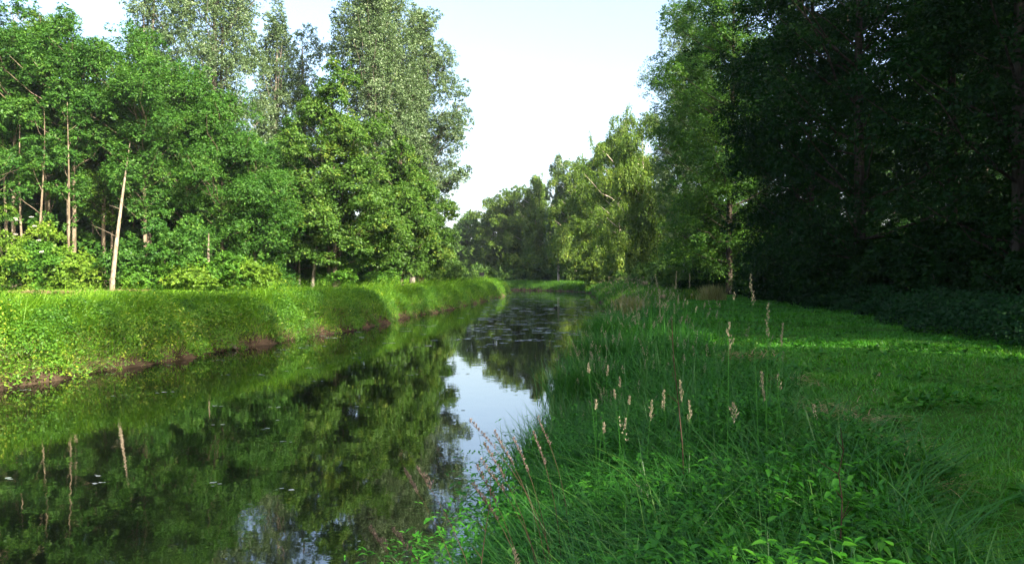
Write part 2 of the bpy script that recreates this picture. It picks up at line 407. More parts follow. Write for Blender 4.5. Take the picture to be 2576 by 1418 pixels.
# --- left bank, front of the wood (positions: picture x, depth)
def L_(x, Y): return (X(x, Y), Y)
ashes = [
    # x, Y, H, R, seed, kind, label, leaf
    (-120, 46, 19.5, 4.2, 11, 'ash', 'tall ash above the flowering elder, its crown half cut by the left edge', 'ash'),
    (35, 47, 18.5, 3.4, 12, 'slim', 'slender ash with twin pale stems rising right behind the flowering elder bush', 'ash'),
    (120, 49, 17.8, 3.2, 13, 'slim', 'thin straight ash tufted with leaf all down, right of the twin stemmed ash', 'ashy'),
    (185, 46.5, 17.0, 3.2, 14, 'slim', 'ash with the thick yellowish trunk halfway between the elder bush and the leaning bare trunk', 'ash'),
    (262, 50, 15.8, 3.0, 15, 'ash', 'ash with a forked pale stem high up, just left of the leaning bare trunk', 'ashy'),
    (365, 48.5, 16.6, 3.9, 16, 'ash', 'round headed ash whose crown hangs over the top of the leaning bare trunk', 'ash'),
    (470, 51, 15.2, 3.6, 17, 'ash', 'ash with a rounded bright crown directly below the widest grey-green poplar', 'ash'),
    (560, 51, 13.4, 3.7, 18, 'ashlow', 'dense ash leafy to the ground behind the short bare stub of trunk', 'ash'),
    (640, 53, 10.8, 3.3, 19, 'ashlow', 'lowest domed ash at the right end of the ash row, beside the pyramid shaped alder', 'ash'),
]
for (x, Y, H, R, sd, kd, lab, lf) in ashes:
    make_tree('ash_tree', kd, L_(x, Y), H, R, sd, lab, group=GLW, leafm=lf, nb=84 if kd != 'slim' else 80, bs=1.15 if kd != 'slim' else .95, flat=.7, lr=.032,
              per=760 if kd != 'slim' else 600, L=.165, W=.07, r=.15, stems={12: 2, 13: 2, 14: 2, 15: 2}.get(sd, 1), dead=5, jit=.5, droop=.45, tuft=9)

# leaning bare trunk, its top runs up into the ash crown
rng = np.random.default_rng(3)
def bare_trunk(loc, H, lean, r, label, broken=False):
    x, y = loc; root = empty('bare_trunk', (x, y, gz(x, y)), label, 'tree trunk')
    g = trunk(rng, H, 1, r, None, lean=lean, bend=.006, dead=0 if broken else 3, flare=1.2)
    g.obj('trunk', M['barkl'], root, smooth=True)
    return root
bare_trunk(L_(281, 42.4), 9.6, (-1.5, 5.2), .14, 'bare pale trunk leaning right, standing free in front of the wood')
bare_trunk(L_(522, 45), 3.7, (.05, .1), .16, 'short bare stub of a pale trunk among green shrubs', True)
for i, (x, Y, H) in enumerate([(8, 44, 11), (60, 46, 12), (98, 45, 11.5), (172, 45, 12), (232, 52, 12), (370, 50, 10), (383, 54, 11), (335, 53, 10), (630, 46, 2.6), (430, 55, 11)]):
    x_, y_ = L_(x, Y)
    root = empty('wood_sapling', (x_, y_, gz(x_, y_)), None, 'young tree', 'thin pale stemmed saplings in the wood')
    lab = ['thin bent pale sapling at the very left edge behind the elder', 'pale straight sapling behind the elder flowers', 'paired sapling stem just right of the elder bush top',
           'knotty yellow stemmed sapling in front of the left ashes', 'dim sapling deep in the dark gap left of the leaning trunk', 'pale sapling just right of the leaning trunk',
           'forked sapling second to the right of the leaning trunk', 'shaded sapling close behind the leaning trunk', 'little sapling spike above the light shrubs left of the alder',
           'shaded sapling midway between leaning trunk and bare stub'][i]
    root['label'] = lab
    rg = np.random.default_rng(60 + i)
    B = boughs(rg, H, [(.3, .5), (.6, 1), (1, .6)], 1.2, 10 if H > 5 else 4, .55)
    trunk(rg, H, .95, .09 if H > 5 else .04, B, lr=.02, every=2, lean=(rg.uniform(-.7, .7), 0), bend=.03, dead=3, rise=.6).obj('trunk', M['bark'], root, smooth=True)
    crown(rg, B, 160, 8, .2, .09).obj('crown', M['ash'], root)

# alder, lindens
make_tree('alder_tree', 'alder', L_(842, 57), 17.2, 4.3, 31, 'large pyramid shaped alder with pale yellow-green tufts standing forward of the poplars', leafm='alder', nb=105, bs=1.4, per=850, L=.19, W=.12, r=.19, stems=3, dead=8, droop=.5, flat=.45)
make_tree('alder_tree', 'alder', L_(742, 60), 13.2, 3.2, 32, 'shaded alder tucked between the ash row and the big pyramid alder', leafm='ash', nb=60, bs=1.3, per=650, L=.2, W=.11, r=.16, dead=6)
make_tree('linden_tree', 'alder', L_(1010, 68), 13.5, 3.8, 33, 'leafy linden at the foot of the tallest poplar, next to its thick lit trunk', leafm='alder', nb=80, bs=1.4, per=750, L=.22, W=.14, r=.2, droop=.5, dead=4, flat=.45)
make_tree('linden_tree', 'alder', L_(1058, 80), 14.2, 3.0, 34, 'rightmost broad linden of the left wood, ending the row at the open sky', leafm='alder', nb=75, bs=1.3, per=750, L=.24, W=.15, r=.3, stems=2, droop=.5, flat=.45)
make_tree('willow_tree', 'dome', L_(1092, 108), 7.0, 3.2, 35, 'low pale green willow beyond the lindens just left of the far bend', leafm='far', nb=50, bs=1.3, per=500, L=.28, W=.14, r=.2)

# poplars
GP = 'tall grey-green poplars over the left wood'
def poplar(x, Y, H, R, sd, lab, nb, per=800, bs=1.5, **k):
    make_tree('poplar_tree', 'poplar', L_(x, Y), H, R, sd, lab, group=GP, leafm='poplar', bark='barkp', nb=nb, bs=bs, per=per, L=.22, W=.11, r=.33, stems=3, up=True, droop=.1, rise=1.6, jit=.9, tuft=11, top=.95, **k)
poplar(385, 76, 36, 2.9, 41, 'leftmost grey-green poplar, thin crowned with sky showing round its stem', 62, bs=1.3)
poplar(545, 74, 42, 4.4, 42, 'widest grey-green poplar, its full crown cut by the frame above the ashes', 140)
poplar(672, 82, 30, 3.0, 43, 'sparse poplar leaning out of the right flank of the widest poplar', 62, bs=1.3, lean=(1.2, 0))
poplar(770, 88, 29, 4.0, 44, 'thin see-through poplar in the sky gap above the alder', 66, bs=1.4)
poplar(945, 76, 43, 4.0, 45, 'tallest poplar with dark stems showing, left of the open sky', 170)
poplar(1045, 82, 29.5, 4.3, 46, 'broad poplar shoulder bordering the open sky, a low branch reaching right', 150, bs=1.45)
# the low branch that reaches out to the right is part of its own poplar: built as a child of it
pop = [o for o in COL.objects if o.get('label', '').startswith('broad poplar shoulder')][0]
rg = np.random.default_rng(77)
Bb = np.array([[5.0, -1, 11.4, 1.0, 1.0, .8], [4.0, -.6, 11.0, .8, .8, .7], [5.6, -1, 12.3, .7, .7, .6], [3.2, 0, 10.6, .8, .8, .6]])
g = Geo()
for b in Bb: limb(g, rg, (0.2, 0, 9.3), b[:3], .07, .015)
g.obj('branch', M['barkp'], pop, smooth=True); crown(rg, Bb, 420, 10, .22, .13).obj('branch_foliage', M['poplar'], pop)

# deep rows of the left wood
GD = 'shaded trees deep in the left wood'
protoD = [make_tree('wood_tree', 'slim', L_(60, 62), 15, 3.6, 51, 'shaded tree deep in the left wood', group=GD, leafm='ash', nb=50, bs=1.6, per=260, L=.36, W=.2, r=.16, dead=4),
          make_tree('wood_tree', 'ashlow', L_(420, 62), 11, 3.8, 52, 'shaded tree deep in the left wood', group=GD, leafm='ash', nb=50, bs=1.7, per=260, L=.36, W=.2, r=.16, dead=4)]
rg = np.random.default_rng(8)
k = 0
for Y0, x0, x1, st in ((58, -260, 700, 75), (67, -320, 1000, 80), (78, -350, 1060, 85), (92, -360, 1090, 95)):
    x = x0
    while x < x1:
        Y = Y0 + rg.uniform(-3, 3); p = L_(x, Y)
        e = edge([p[0]], [p[1]])[0][0]
        if e > 13:
            lim = 1.0 if x < 300 else (.8 if x < 700 else .72)
            copy_tree(protoD[k % 2], p, 'shaded tree deep in the left wood', rg.uniform(0, 6.28), rg.uniform(.85, 1.1) * lim, GD)
        k += 1; x += st * rg.uniform(.7, 1.3)
# understorey: dark leafy bushes that close the wood between the trunks
def bush(name, loc, H, R, sd, lab, leafm='shrub', nb=26, per=360, L=.17, W=.1, bs=.75, cat='bush', group=None, twigs=6, bark='barkd'):
    rg = np.random.default_rng(sd); x, y = loc
    root = empty(name, (x, y, gz(x, y) - .05), lab, cat, group)
    B = boughs(rg, H, PROF['dome'], R, nb, bs)
    crown(rg, B, per, 9, L, W, droop=.5).obj('foliage', M[leafm], root)
    g = Geo()
    for i in range(twigs):
        b = B[i * len(B) // twigs]; limb(g, rg, (rg.normal(0, .1), rg.normal(0, .1), 0), b[:3], .04, .01, seg=4)
    g.obj('stem', M[bark], root, smooth=True)
    return root
GB = 'shaded bushes closing the gaps of the left wood'
pb = bush('bush', L_(150, 58), 3.2, 2.4, 71, 'shaded bush closing a gap between the trunks', 'ash', group=GB, L=.26, W=.15, per=260)
for Y0, x0, x1 in ((54, -120, 820), (63, -150, 1060), (72, -180, 1100)):
    x = x0
    while x < x1:
        p = L_(x, Y0 + rg.uniform(-2, 2))
        if edge([p[0]], [p[1]])[0][0] > 11:
            copy_tree(pb, p, 'shaded bush closing a gap between the trunks', rg.uniform(0, 6.28), rg.uniform(.6, 1.25), GB)
        x += rg.uniform(60, 100)

for x, Y in ((870, 88), (900, 96), (840, 92), (930, 100), (800, 90)):
    copy_tree(pb, L_(x, Y), 'shaded bush closing a gap between the trunks', x, 1.7, GB)
# bushes at the sunny edge of the wood
el = bush('elder_bush', L_(10, 42.5), 4.7, 3.0, 81, 'big yellow-green elder bush with white flower heads at the left edge', 'elder', nb=40, bs=.8, per=420, L=.16, W=.09)
rg = np.random.default_rng(82)
for i in range(22):
    an = rg.uniform(-2.9, -.1); t = rg.uniform(.35, .95); rr = 2.75 * math.sqrt(max(.05, 1 - (t * .95) ** 2)) + .1
    g = Geo(); n = 90; a_ = rg.uniform(0, 6.28, n); r_ = .075 * np.sqrt(rg.uniform(0, 1, n))
    P = np.stack([np.cos(a_) * r_, np.sin(a_) * r_, rg.normal(0, .008, n)], -1)
    leaf_quads(g, rg, P, np.tile([0., -.3, 1.], (n, 1)), .06, .05)
    o = g.obj('flower_head', M['flower'], el); o.location = (math.cos(an) * rr, math.sin(an) * rr, t * 4.7 + .1); o['label'] = 'flat white flower head'
edge_b = [
    (105, 43, 2.9, 1.8, 'low light green bush at the right foot of the flowering elder', 'shrub'),
    (160, 43.5, 2.6, 1.5, 'bright bush beneath the thick yellowish ash trunk', 'elder'),
    (212, 44.5, 2.0, 1.3, 'small yellow-green bush left of the leaning bare trunk', 'elder'),
    (325, 45, 3.2, 1.7, 'blue-green bush right against the leaning bare trunk', 'ash'),
    (425, 45, 5.2, 2.3, 'tall rounded blue-green bush halfway from the leaning trunk to the bare stub', 'ash'),
    (375, 44, 1.9, 1.3, 'low dark green bush at the edge of the meadow, right of the leaning trunk', 'shrub'),
    (490, 44, 1.8, 1.3, 'light bush with pale blossoms at the foot of the bare stub', 'elder'),
    (565, 44.5, 2.3, 1.6, 'broad sunlit bush just right of the bare stub', 'shrub'),
    (625, 45, 2.1, 1.4, 'last sunlit bush before the dark gap under the alder', 'elder'),
    (850, 58, 2.2, 1.4, 'fresh green bush in front of the dark gap under the pyramid alder', 'shrub'),
    (965, 66, 1.8, 1.3, 'small bush beside the thick lit poplar trunk', 'shrub'),
    (1135, 92, 2.6, 2.2, 'low bush at the end of the left bank meadow', 'far'),
    (700, 56, 1.8, 1.3, 'dark low bush in the shadow left of the alder trunks', 'ash'),
]
for i, (x, Y, H, R, lab, lf) in enumerate(edge_b):
    bush('bush', L_(x, Y), H, R, 90 + i, lab, lf, L=.17 if Y < 50 else .2, W=.1, nb=28, per=420 if H > 3 else 330, bs=.7, group='bushes along the meadow side of the left wood')
# thick lit trunks under the lindens
for x, Y, r, H, lab in ((936, 70, .36, 6.5, 'thick sunlit grey trunk rising beneath the tallest poplar'), (1037, 78, .34, 6, 'left one of the paired pale trunks at the right end of the wood'),
                        (1051, 80, .3, 6, 'right one of the paired pale trunks at the right end of the wood'), (752, 57, .12, 6, 'thin dark trunk in the deep shade left of the alder'),
                        (785, 56.5, .15, 6.5, 'slanting lit trunk beneath the alder crown'), (826, 58, .12, 6, 'slim trunk just right of the slanting alder trunk')):
    x_, y_ = L_(x, Y); rt = empty('trunk_tree', (x_, y_, gz(x_, y_)), lab, 'tree')
    rg = np.random.default_rng(int(x)); B = boughs(rg, H + 1.5, [(.75, .6), (1, 1)], 1.5, 6, .9)
    trunk(rg, H, 1, r, B, lean=(.9 if x == 785 else .1, 0), bend=.01, base=.6).obj('trunk', M['barkp'], rt, smooth=True)
    crown(rg, B, 220, 9, .25, .15).obj('crown', M['alder'], rt)

# --- far bank and right bank
far = [
    # x, Y, H, R, seed, kind, leaf, bark, label
    (1125, 205, 12, 7, 101, 'dome', 'far', 'barkd', 'hazy low round tree seen left of the far bend'),
    (1168, 215, 15.5, 6, 102, 'dome', 'far', 'barkd', 'pale hazy tree rising in the notch at the far bend'),
    (1150, 172, 8.5, 5, 103, 'dome', 'far', 'barkd', 'low mid green tree in front of the pale hazy one at the bend'),
    (1240, 166, 18.5, 3.6, 104, 'wall', 'birch', 'barkd', 'leftmost tree of the far bank wood, bordering the sky notch'),
    (1292, 162, 20.5, 5.0, 105, 'wall', 'birch', 'barkd', 'rounded tree second from the left end of the far bank wood'),
    (1345, 158, 22.5, 4.6, 106, 'birch', 'birch', 'barkb', 'drooping birch just left of the dark topped tree'),
    (1405, 150, 25.5, 2.6, 107, 'poplar', 'poplar', 'barkb', 'narrow tree with a dark top standing above its neighbours on the far bank'),
    (1448, 146, 24.5, 4.4, 108, 'birch', 'birch', 'barkb', 'birch with a pale trunk just right of the dark topped tree'),
    (1500, 128, 24, 4.6, 109, 'wall', 'birch', 'barkd', 'yellow-green tree left of the tall drooping birch'),
    (1560, 112, 26, 4.4, 110, 'birch', 'birch', 'barkb', 'tall drooping birch with yellowish foliage left of the high right wood'),
    (1615, 98, 22.5, 4.2, 111, 'birch', 'birch', 'barkb', 'drooping birch with a pink-white trunk against the high dark wood'),
]
GF = 'trees of the wood on the far right bank'
for (x, Y, H, R, sd, kd, lf, bk, lab) in far:
    hg = 1.6 if kd == 'birch' else 0.3
    make_tree('birch_tree' if kd == 'birch' else 'far_tree', kd, L_(x, Y), H, R, sd, lab, group=GF, leafm=lf, bark=bk, nb=85 if R > 3 else 44, bs=1.5 if R > 3 else 1.1, per=620, L=.32 if Y > 120 else .28, W=.18 if Y > 120 else .14,
              r=.22, hang=hg, droop=.6, up=(kd == 'poplar'), flat=.7)
protoF = make_tree('far_tree', 'wall', (-30, 178), 17, 6, 120, 'background tree filling the far bank wood', group='background trees of the far bank wood', leafm='far', bark='barkd', nb=60, bs=2.2, per=300, L=.55, W=.32, r=.25)
rg = np.random.default_rng(9)
for x, Y, s in ((-60, 180, 1), (-45, 190, .9), (-10, 172, .9), (2, 176, 1.0), (12, 168, 1.05), (20, 158, 1.1), (25, 146, .7), (28, 134, .65), (28, 122, .65), (27, 112, .6), (30, 102, .6), (27, 93, .6), (-22, 196, .8), (-75, 186, 1), (36, 170, 1.2), (5, 185, 1.0), (14, 182, 1.1)):
    copy_tree(protoF, (x, Y), 'background tree filling the far bank wood', rg.uniform(0, 6.28), s, 'background trees of the far bank wood')
# low bushes at the foot of the far bank wood
pf = bush('bush', (5, 158), 3.5, 3.2, 121, 'dark low bush under the far bank wood', 'far', L=.36, W=.2, bs=1.1, per=260, group='bushes under the far bank wood')
for x, Y, s in ((8, 166, 1.4), (12, 160, 1.4), (3, 168, 1.3), (-30, 165, 1), (-22, 163, 1.1), (-14, 162, 1), (-7, 160, 1.1), (0, 158, 1), (11, 154, 1.1), (15, 146, 1.1), (17, 138, 1), (18, 129, 1), (19, 120, 1), (18, 110, 1), (18, 102, .9), (18, 94, .9), (17, 86, .9), (17.5, 79, .8), (18, 73, .8)):
    copy_tree(pf, (x, Y), 'dark low bush under the far bank wood', rg.uniform(0, 6.28), s, 'bushes under the far bank wood')

# high right wood
right = [
    (1725, 74, 28, 3.6, 131, 'poplar', 'poplar', 'left flank poplar of the high right wood with a pale pointed top'),
    (1785, 64, 27.5, 3.9, 132, 'wall', 'locust', 'dark blue-green tree forming the left flank of the high right wood'),
    (1835, 57, 29, 4.4, 133, 'wall', 'locust', 'feathery sunlit locust tree, the brightest of the high right wood'),
    (2000, 46, 26, 4.0, 134, 'wall', 'dark', 'half shaded tree just right of the sunlit feathery locust'),
    (2040, 42, 25, 4.2, 135, 'wall', 'dark', 'dark tree with horizontal boughs right of the half shaded tree'),
]
GR = 'trees of the high right wood'
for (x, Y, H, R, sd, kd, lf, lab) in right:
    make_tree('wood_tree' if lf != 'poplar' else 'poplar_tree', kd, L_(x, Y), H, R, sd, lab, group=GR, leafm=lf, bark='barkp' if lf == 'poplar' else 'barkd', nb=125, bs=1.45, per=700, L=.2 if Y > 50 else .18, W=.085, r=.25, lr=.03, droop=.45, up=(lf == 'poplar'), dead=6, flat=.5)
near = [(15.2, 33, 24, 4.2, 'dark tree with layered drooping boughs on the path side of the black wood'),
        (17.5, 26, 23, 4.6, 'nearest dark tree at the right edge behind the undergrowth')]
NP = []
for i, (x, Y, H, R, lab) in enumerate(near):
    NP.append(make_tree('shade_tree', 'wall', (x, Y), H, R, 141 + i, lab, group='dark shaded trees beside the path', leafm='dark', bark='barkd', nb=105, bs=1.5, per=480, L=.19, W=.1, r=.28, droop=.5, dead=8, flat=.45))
rg = np.random.default_rng(10)
GBK = 'black depth of the wood right of the path'
labk = 'shaded tree in the black depth of the wood right of the path'
for (x, Y, s) in ((19.5, 19, 1.0), (23, 24, 1.), (24, 31, 1.05), (21.5, 37, 1.05), (27.5, 52, 1.0), (31.5, 56, 1.0), (30, 28, 1.1), (35, 56, 1.05), (41, 62, 1.0), (46, 72, 1.0), (27, 19, 1.05), (22, 12, 1.05), (26, 60, .8), (33, 70, .8), (24, 72, 1.), (27, 82, 1.)):
    copy_tree(NP[int(rg.integers(2))], (x, Y), labk, rg.uniform(0, 6.28), s, GBK)
# trees beside and behind the camera, outside the frame: they shade the path and throw the shadows on the left bank
GS = 'tall trees lining the path beside and behind the viewer'
for (x, Y, s) in ((14, .8, 1.36), (17, -2, 1.4), (20.5, -5.5, 1.42), (16.3, 13.5, 1.34), (19, 11.5, 1.38), (22.8, 7.6, 1.42), (14, -7, .86), (15, -15, .84), (21, -12, .9), (9, -17, .78), (12, -25, .8), (25, -12, 1.0)):
    copy_tree(NP[int(rg.integers(2))], (x, Y), 'tall tree lining the path beside the viewer, outside the picture', rg.uniform(0, 6.28), min(s, .98), GS, scz=s)
make_tree('shade_tree', 'ash', (19.4, 3.4), 25, 3.4, 160, 'sparse tree added to dapple the sun on the path, outside the picture', leafm='dark', bark='barkd', nb=16, bs=1.1, per=170, L=.2, W=.11, r=.15, group=GS)  # unseen thin crown, added to break the sun band on the path
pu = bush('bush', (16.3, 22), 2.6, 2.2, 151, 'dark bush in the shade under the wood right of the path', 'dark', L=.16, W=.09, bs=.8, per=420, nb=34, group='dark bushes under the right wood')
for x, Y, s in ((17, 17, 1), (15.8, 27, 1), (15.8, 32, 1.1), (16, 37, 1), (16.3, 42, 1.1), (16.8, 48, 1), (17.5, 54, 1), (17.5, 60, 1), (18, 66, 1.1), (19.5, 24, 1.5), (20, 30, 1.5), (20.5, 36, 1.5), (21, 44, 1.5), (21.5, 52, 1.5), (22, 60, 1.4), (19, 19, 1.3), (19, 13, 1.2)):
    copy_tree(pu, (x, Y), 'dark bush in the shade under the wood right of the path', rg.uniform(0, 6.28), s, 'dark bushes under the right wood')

# ------------------------------------------------------------------ grass and herbs
def blades(g, rng, P, h, w, bend, T, K=3, az=None, lean0=0.15):
    n = len(P); h = np.broadcast_to(h, (n,)); w = np.broadcast_to(w, (n,)); bend = np.broadcast_to(bend, (n,))
    az = rng.uniform(0, 2 * math.pi, n) if az is None else az
    d = np.stack([np.cos(az), np.sin(az), np.zeros(n)], -1)
    fa = az + math.pi / 2 + rng.normal(0, .5, n)
    side = np.stack([np.cos(fa), np.sin(fa), np.zeros(n)], -1)
    V = np.empty((n, K + 1, 2, 3))
    for k in range(K + 1):
        s = k / K
        c = P + d * (h * (lean0 * s + bend * s * s))[:, None]
        c[:, 2] = P[:, 2] + h * s * (1 - .45 * bend * s)
        ww = (w * (1 - s ** 1.6) * .5 + .0006)[:, None]
        V[:, k, 0] = c - side * ww; V[:, k, 1] = c + side * ww
    i = np.arange(n)[:, None] * (2 * (K + 1)); k = np.arange(K)[None, :] * 2
    q = np.stack([i + k, i + k + 1, i + k + 3, i + k + 2], -1).reshape(-1, 4)
    g.add(V, [q], np.repeat(T, K))

def pts(rng, n, x0, x1, y0, y1, p=1.0, wedge=True):
    """random ground points with density falling with distance (p=1: ~1/Y)"""
    u = rng.uniform(size=n)
    if p == 0: y = y0 + (y1 - y0) * u
    else: y = np.exp(np.log(y0) + (np.log(y1) - np.log(y0)) * u)
    x = rng.uniform(x0, x1, n)
    if wedge:
        k = (np.abs(x) < y * .72 + 2.5); x = x[k]; y = y[k]
    z, e, s = height(x, y)
    return x, y, z, e, s

def nz2(x, y, f, seed=0):
    return np.array([mn.noise(Vector((a * f + seed, b * f - seed, seed * .37))) for a, b in zip(x, y)])
def smooth_n(x, y, f, ph=0):
    return (np.sin(x * f + ph) * np.cos(y * f * 1.3 - ph) + np.sin((x + y) * f * 1.9 + 2 * ph) * .6 + np.sin((x * .7 - y) * f * 3.1 + ph) * .4) / 2

rng = np.random.default_rng(200)
# left bank meadow
g = Geo()
x, y, z, e, s = pts(rng, 330000, -46, 4, 18, 135)
k = (s < 0) & (e > 1.0) & (e < 26)
x, y, z, e = x[k], y[k], z[k], e[k]
P = np.stack([x, y, z - .02], -1)
hh = np.where(e > 3.2, .13, .30) * rng.uniform(.6, 1.4, len(x)) * (1 + .4 * smooth_n(x, y, .6, 1))
T = np.clip(.5 + .35 * smooth_n(x, y, .35, 2) + rng.normal(0, .15, len(x)), 0, 1)
blades(g, rng, P, hh, .012 + .0007 * y, rng.uniform(.2, .8, len(x)), T, K=2)
tag(g.obj('meadow_grass', M['lawn']), 'short bright green meadow grass on top of the left bank', 'grass', kind='stuff')

# left bank face: leafy herbs in lumps
g = Geo()
x, y, z, e, s = pts(rng, 520000, -22, 4, 17, 140)
k = (s < 0) & (e > .12) & (e < 2.0 + 1.2 * smooth_n(x * .2, y, .8, 3)) & (rng.uniform(size=len(x)) < .7)
x, y, z, e = x[k], y[k], z[k], e[k]
al = y + .3 * x
lump = .5 + .5 * smooth_n(x * .2, al, .95, 4); low = smooth_n(x, al, .33, 1)
gap = smooth_n(x * .3, al, 1.9, 7)
k = (e > .05 + .16 * gap)
x, y, z, e, lump, low = x[k], y[k], z[k], e[k], lump[k], low[k]
hh = (.22 + .8 * lump + .3 * low) * np.clip((3.9 - e) / 1.6, .15, 1) * np.clip((e + .35) / .7, .4, 1)
u = rng.uniform(0, 1, len(x)) ** .6
# leaves lean out over the water
P = np.stack([x + (.08 + u * hh * .5) * np.clip(1.6 - e, 0, 1), y, z + u * hh - .12 * np.clip(.8 - e, 0, 1)], -1)
out = unit(np.stack([np.full(len(x), .75), np.full(len(x), -.25), np.full(len(x), .6)], -1) + rng.normal(0, .3, (len(x), 3)))
T = np.clip(.42 + .25 * low + .25 * np.clip(1.2 - e, 0, 1) * (y < 36) + rng.normal(0, .22, len(x)), 0, 1)
leaf_quads(g, rng, P, out, .085, .045, T=T, up=.4, jit=.8)
n = 150000; i = rng.integers(int(len(RC) * .16), int(len(RC) * .66), n); ee = rng.uniform(-.05, 1.2, n)
x = RC[i, 0] - RT[i, 1] * (RC[i, 2] + ee) + rng.normal(0, .25, n); y = RC[i, 1] + RT[i, 0] * (RC[i, 2] + ee) + rng.normal(0, .4, n); z, e, s = height(x, y)
thin = smooth_n(x * .2, y, 1.7, 4) + .6 * smooth_n(x * .2, y, .45, 2)
k = (s < 0) & (e > .02) & (e < 1.3) & (rng.uniform(size=n) < .75 + thin) & (e > .30 * (thin < -.2)); x, y, z, e = x[k], y[k], z[k], e[k]; m_ = len(x)
u = rng.uniform(0, 1, m_) ** .8; hl_ = (.35 + .35 * smooth_n(x * .2, y, 1.1, 4)) * (.6 + .4 * np.clip(e, 0, 1))
P = np.stack([x + .30 * u, y, z - .05 + u * hl_], -1)
out = unit(np.stack([np.full(m_, .8), np.full(m_, -.3), np.full(m_, .4)], -1) + rng.normal(0, .35, (m_, 3)))
leaf_quads(g, rng, P, out, .09, .042, T=np.clip(.42 + .3 * smooth_n(x, y, .33, 1) + .2 * (y < 34) + rng.normal(0, .24, m_), 0, 1), up=.3, jit=.8)
n = 420; i = rng.integers(int(len(RC) * .17), int(len(RC) * .62), n); ee = rng.uniform(.12, 2.4, n)
mx_ = RC[i, 0] - RT[i, 1] * (RC[i, 2] + ee) + rng.normal(0, .3, n); my_ = RC[i, 1] + RT[i, 0] * (RC[i, 2] + ee) + rng.normal(0, .5, n)
mz_, me_, ms_ = height(mx_, my_)
for j in range(n):
    if ms_[j] > 0 or me_[j] < .2 or my_[j] < 15: continue
    r = rng.uniform(.28, .62) * (1.25 if me_[j] < 1.5 else .8); m_ = int(700 * (r / .5) ** 2 * min(1, 40 / my_[j]))
    d = rdir(rng, m_); d[:, 2] = np.abs(d[:, 2]) * 1.0 - .25
    P = np.array([mx_[j], my_[j], mz_[j] + .1]) + d * r * np.array([1, 1, 1.05]) * rng.uniform(.75, 1.05, m_)[:, None]
    t0 = rng.uniform(.05, .75)
    leaf_quads(g, rng, P, unit(d), .08, .05, T=np.clip(t0 + rng.normal(0, .15, m_), 0, 1), up=.3, jit=.5)
tag(g.obj('bank_herbs', M['herb']), 'leafy yellow-green herbs and nettles covering the slope of the left bank', 'herbs', kind='stuff')
# blades among the herbs
g = Geo()
x, y, z, e, s = pts(rng, 300000, -22, 4, 17, 140)
k = (s < 0) & (e > .3) & (e < 4.2); x, y, z, e = x[k], y[k], z[k], e[k]
al = y + .3 * x; lump = .5 + .5 * smooth_n(x * .2, al, .95, 4)
P = np.stack([x, y, z], -1)
hh = (.45 + .55 * lump) * rng.uniform(.4, 1.0, len(x)) * (1 + 1.0 * (rng.uniform(size=len(x)) < .12)) * np.clip((4.6 - e) / 1.8, .3, 1)
blades(g, rng, P, hh, .010 + .0006 * y, rng.uniform(.3, 1.1, len(x)), np.clip(rng.normal(.45, .2, len(x)), 0, 1), K=3, az=rng.normal(-.2, 1.0, len(x)))
tag(g.obj('bank_grass', M['lawn']), 'longer grass hanging over the slope of the left bank', 'grass', kind='stuff')
# dead straw hanging at the left waterline
g = Geo()
n = 26000; i = rng.integers(int(len(RC) * .15), int(len(RC) * .62), n); ee = rng.uniform(.0, .9, n)
x = RC[i, 0] - RT[i, 1] * (RC[i, 2] + ee) + rng.normal(0, .2, n); y = RC[i, 1] + RT[i, 0] * (RC[i, 2] + ee) + rng.normal(0, .4, n); z, e, s = height(x, y)
k = (s < 0) & (e > -.05) & (e < .85) & (rng.uniform(size=n) < np.clip(1.3 - y / 55, .2, 1) * (.5 + .6 * smooth_n(x * .2, y, 1.4, 8))); x, y, z, e = x[k], y[k], z[k], e[k]
P = np.stack([x, y, z + rng.uniform(0, .12, len(x))], -1)
blades(g, rng, P, rng.uniform(.2, .65, len(x)), .010 + .0003 * y, rng.uniform(.8, 1.9, len(x)), rng.uniform(0, 1, len(x)), K=3, az=rng.normal(-.4, 1.0, len(x)), lean0=.5)
tag(g.obj('dead_grass', M['straw']), 'pale dead grass and roots hanging at the waterline of the left bank', 'dead grass', kind='stuff')

def leaf_template():
    V = np.array([[0, 0, 0], [0, .33, .02], [0, .7, .0], [0, 1, -.10], [-.30, .28, .09], [-.20, .66, .06], [.30, .28, .09], [.20, .66, .06]], float)
    T3 = np.array([[0, 1, 4], [0, 6, 1], [2, 3, 5], [2, 7, 3]]); Q4 = np.array([[1, 2, 5, 4], [1, 6, 7, 2]])
    return V, T3, Q4
LV, LT, LQ = leaf_template()
def shaped_leaves(g, rng, P, d, L, wid, T):
    """pointed folded leaves at P growing along d"""
    n = len(P); d = unit(d)
    side = unit(np.cross(d, np.array([0, 0, 1.])) + rng.normal(0, .12, (n, 3))); up = np.cross(side, d)
    L = np.broadcast_to(L, (n,))[:, None, None]; wid = np.broadcast_to(wid, (n,))[:, None, None]
    V = P[:, None, :] + L * (LV[None, :, 0:1] * wid * side[:, None, :] + LV[None, :, 1:2] * d[:, None, :] + LV[None, :, 2:3] * up[:, None, :])
    i = np.arange(n)[:, None, None] * 8
    f3 = (i + LT[None]).reshape(-1, 3); f4 = (i + LQ[None]).reshape(-1, 4)
    n0 = g.n
    g.V.append(V.reshape(-1, 3).astype(np.float32)); g.n += n * 8
    g.F[3].append(f3 + n0); g.T[3].append(np.repeat(T, 4).astype(np.float32))
    g.F[4].append(f4 + n0); g.T[4].append(np.repeat(T, 2).astype(np.float32))

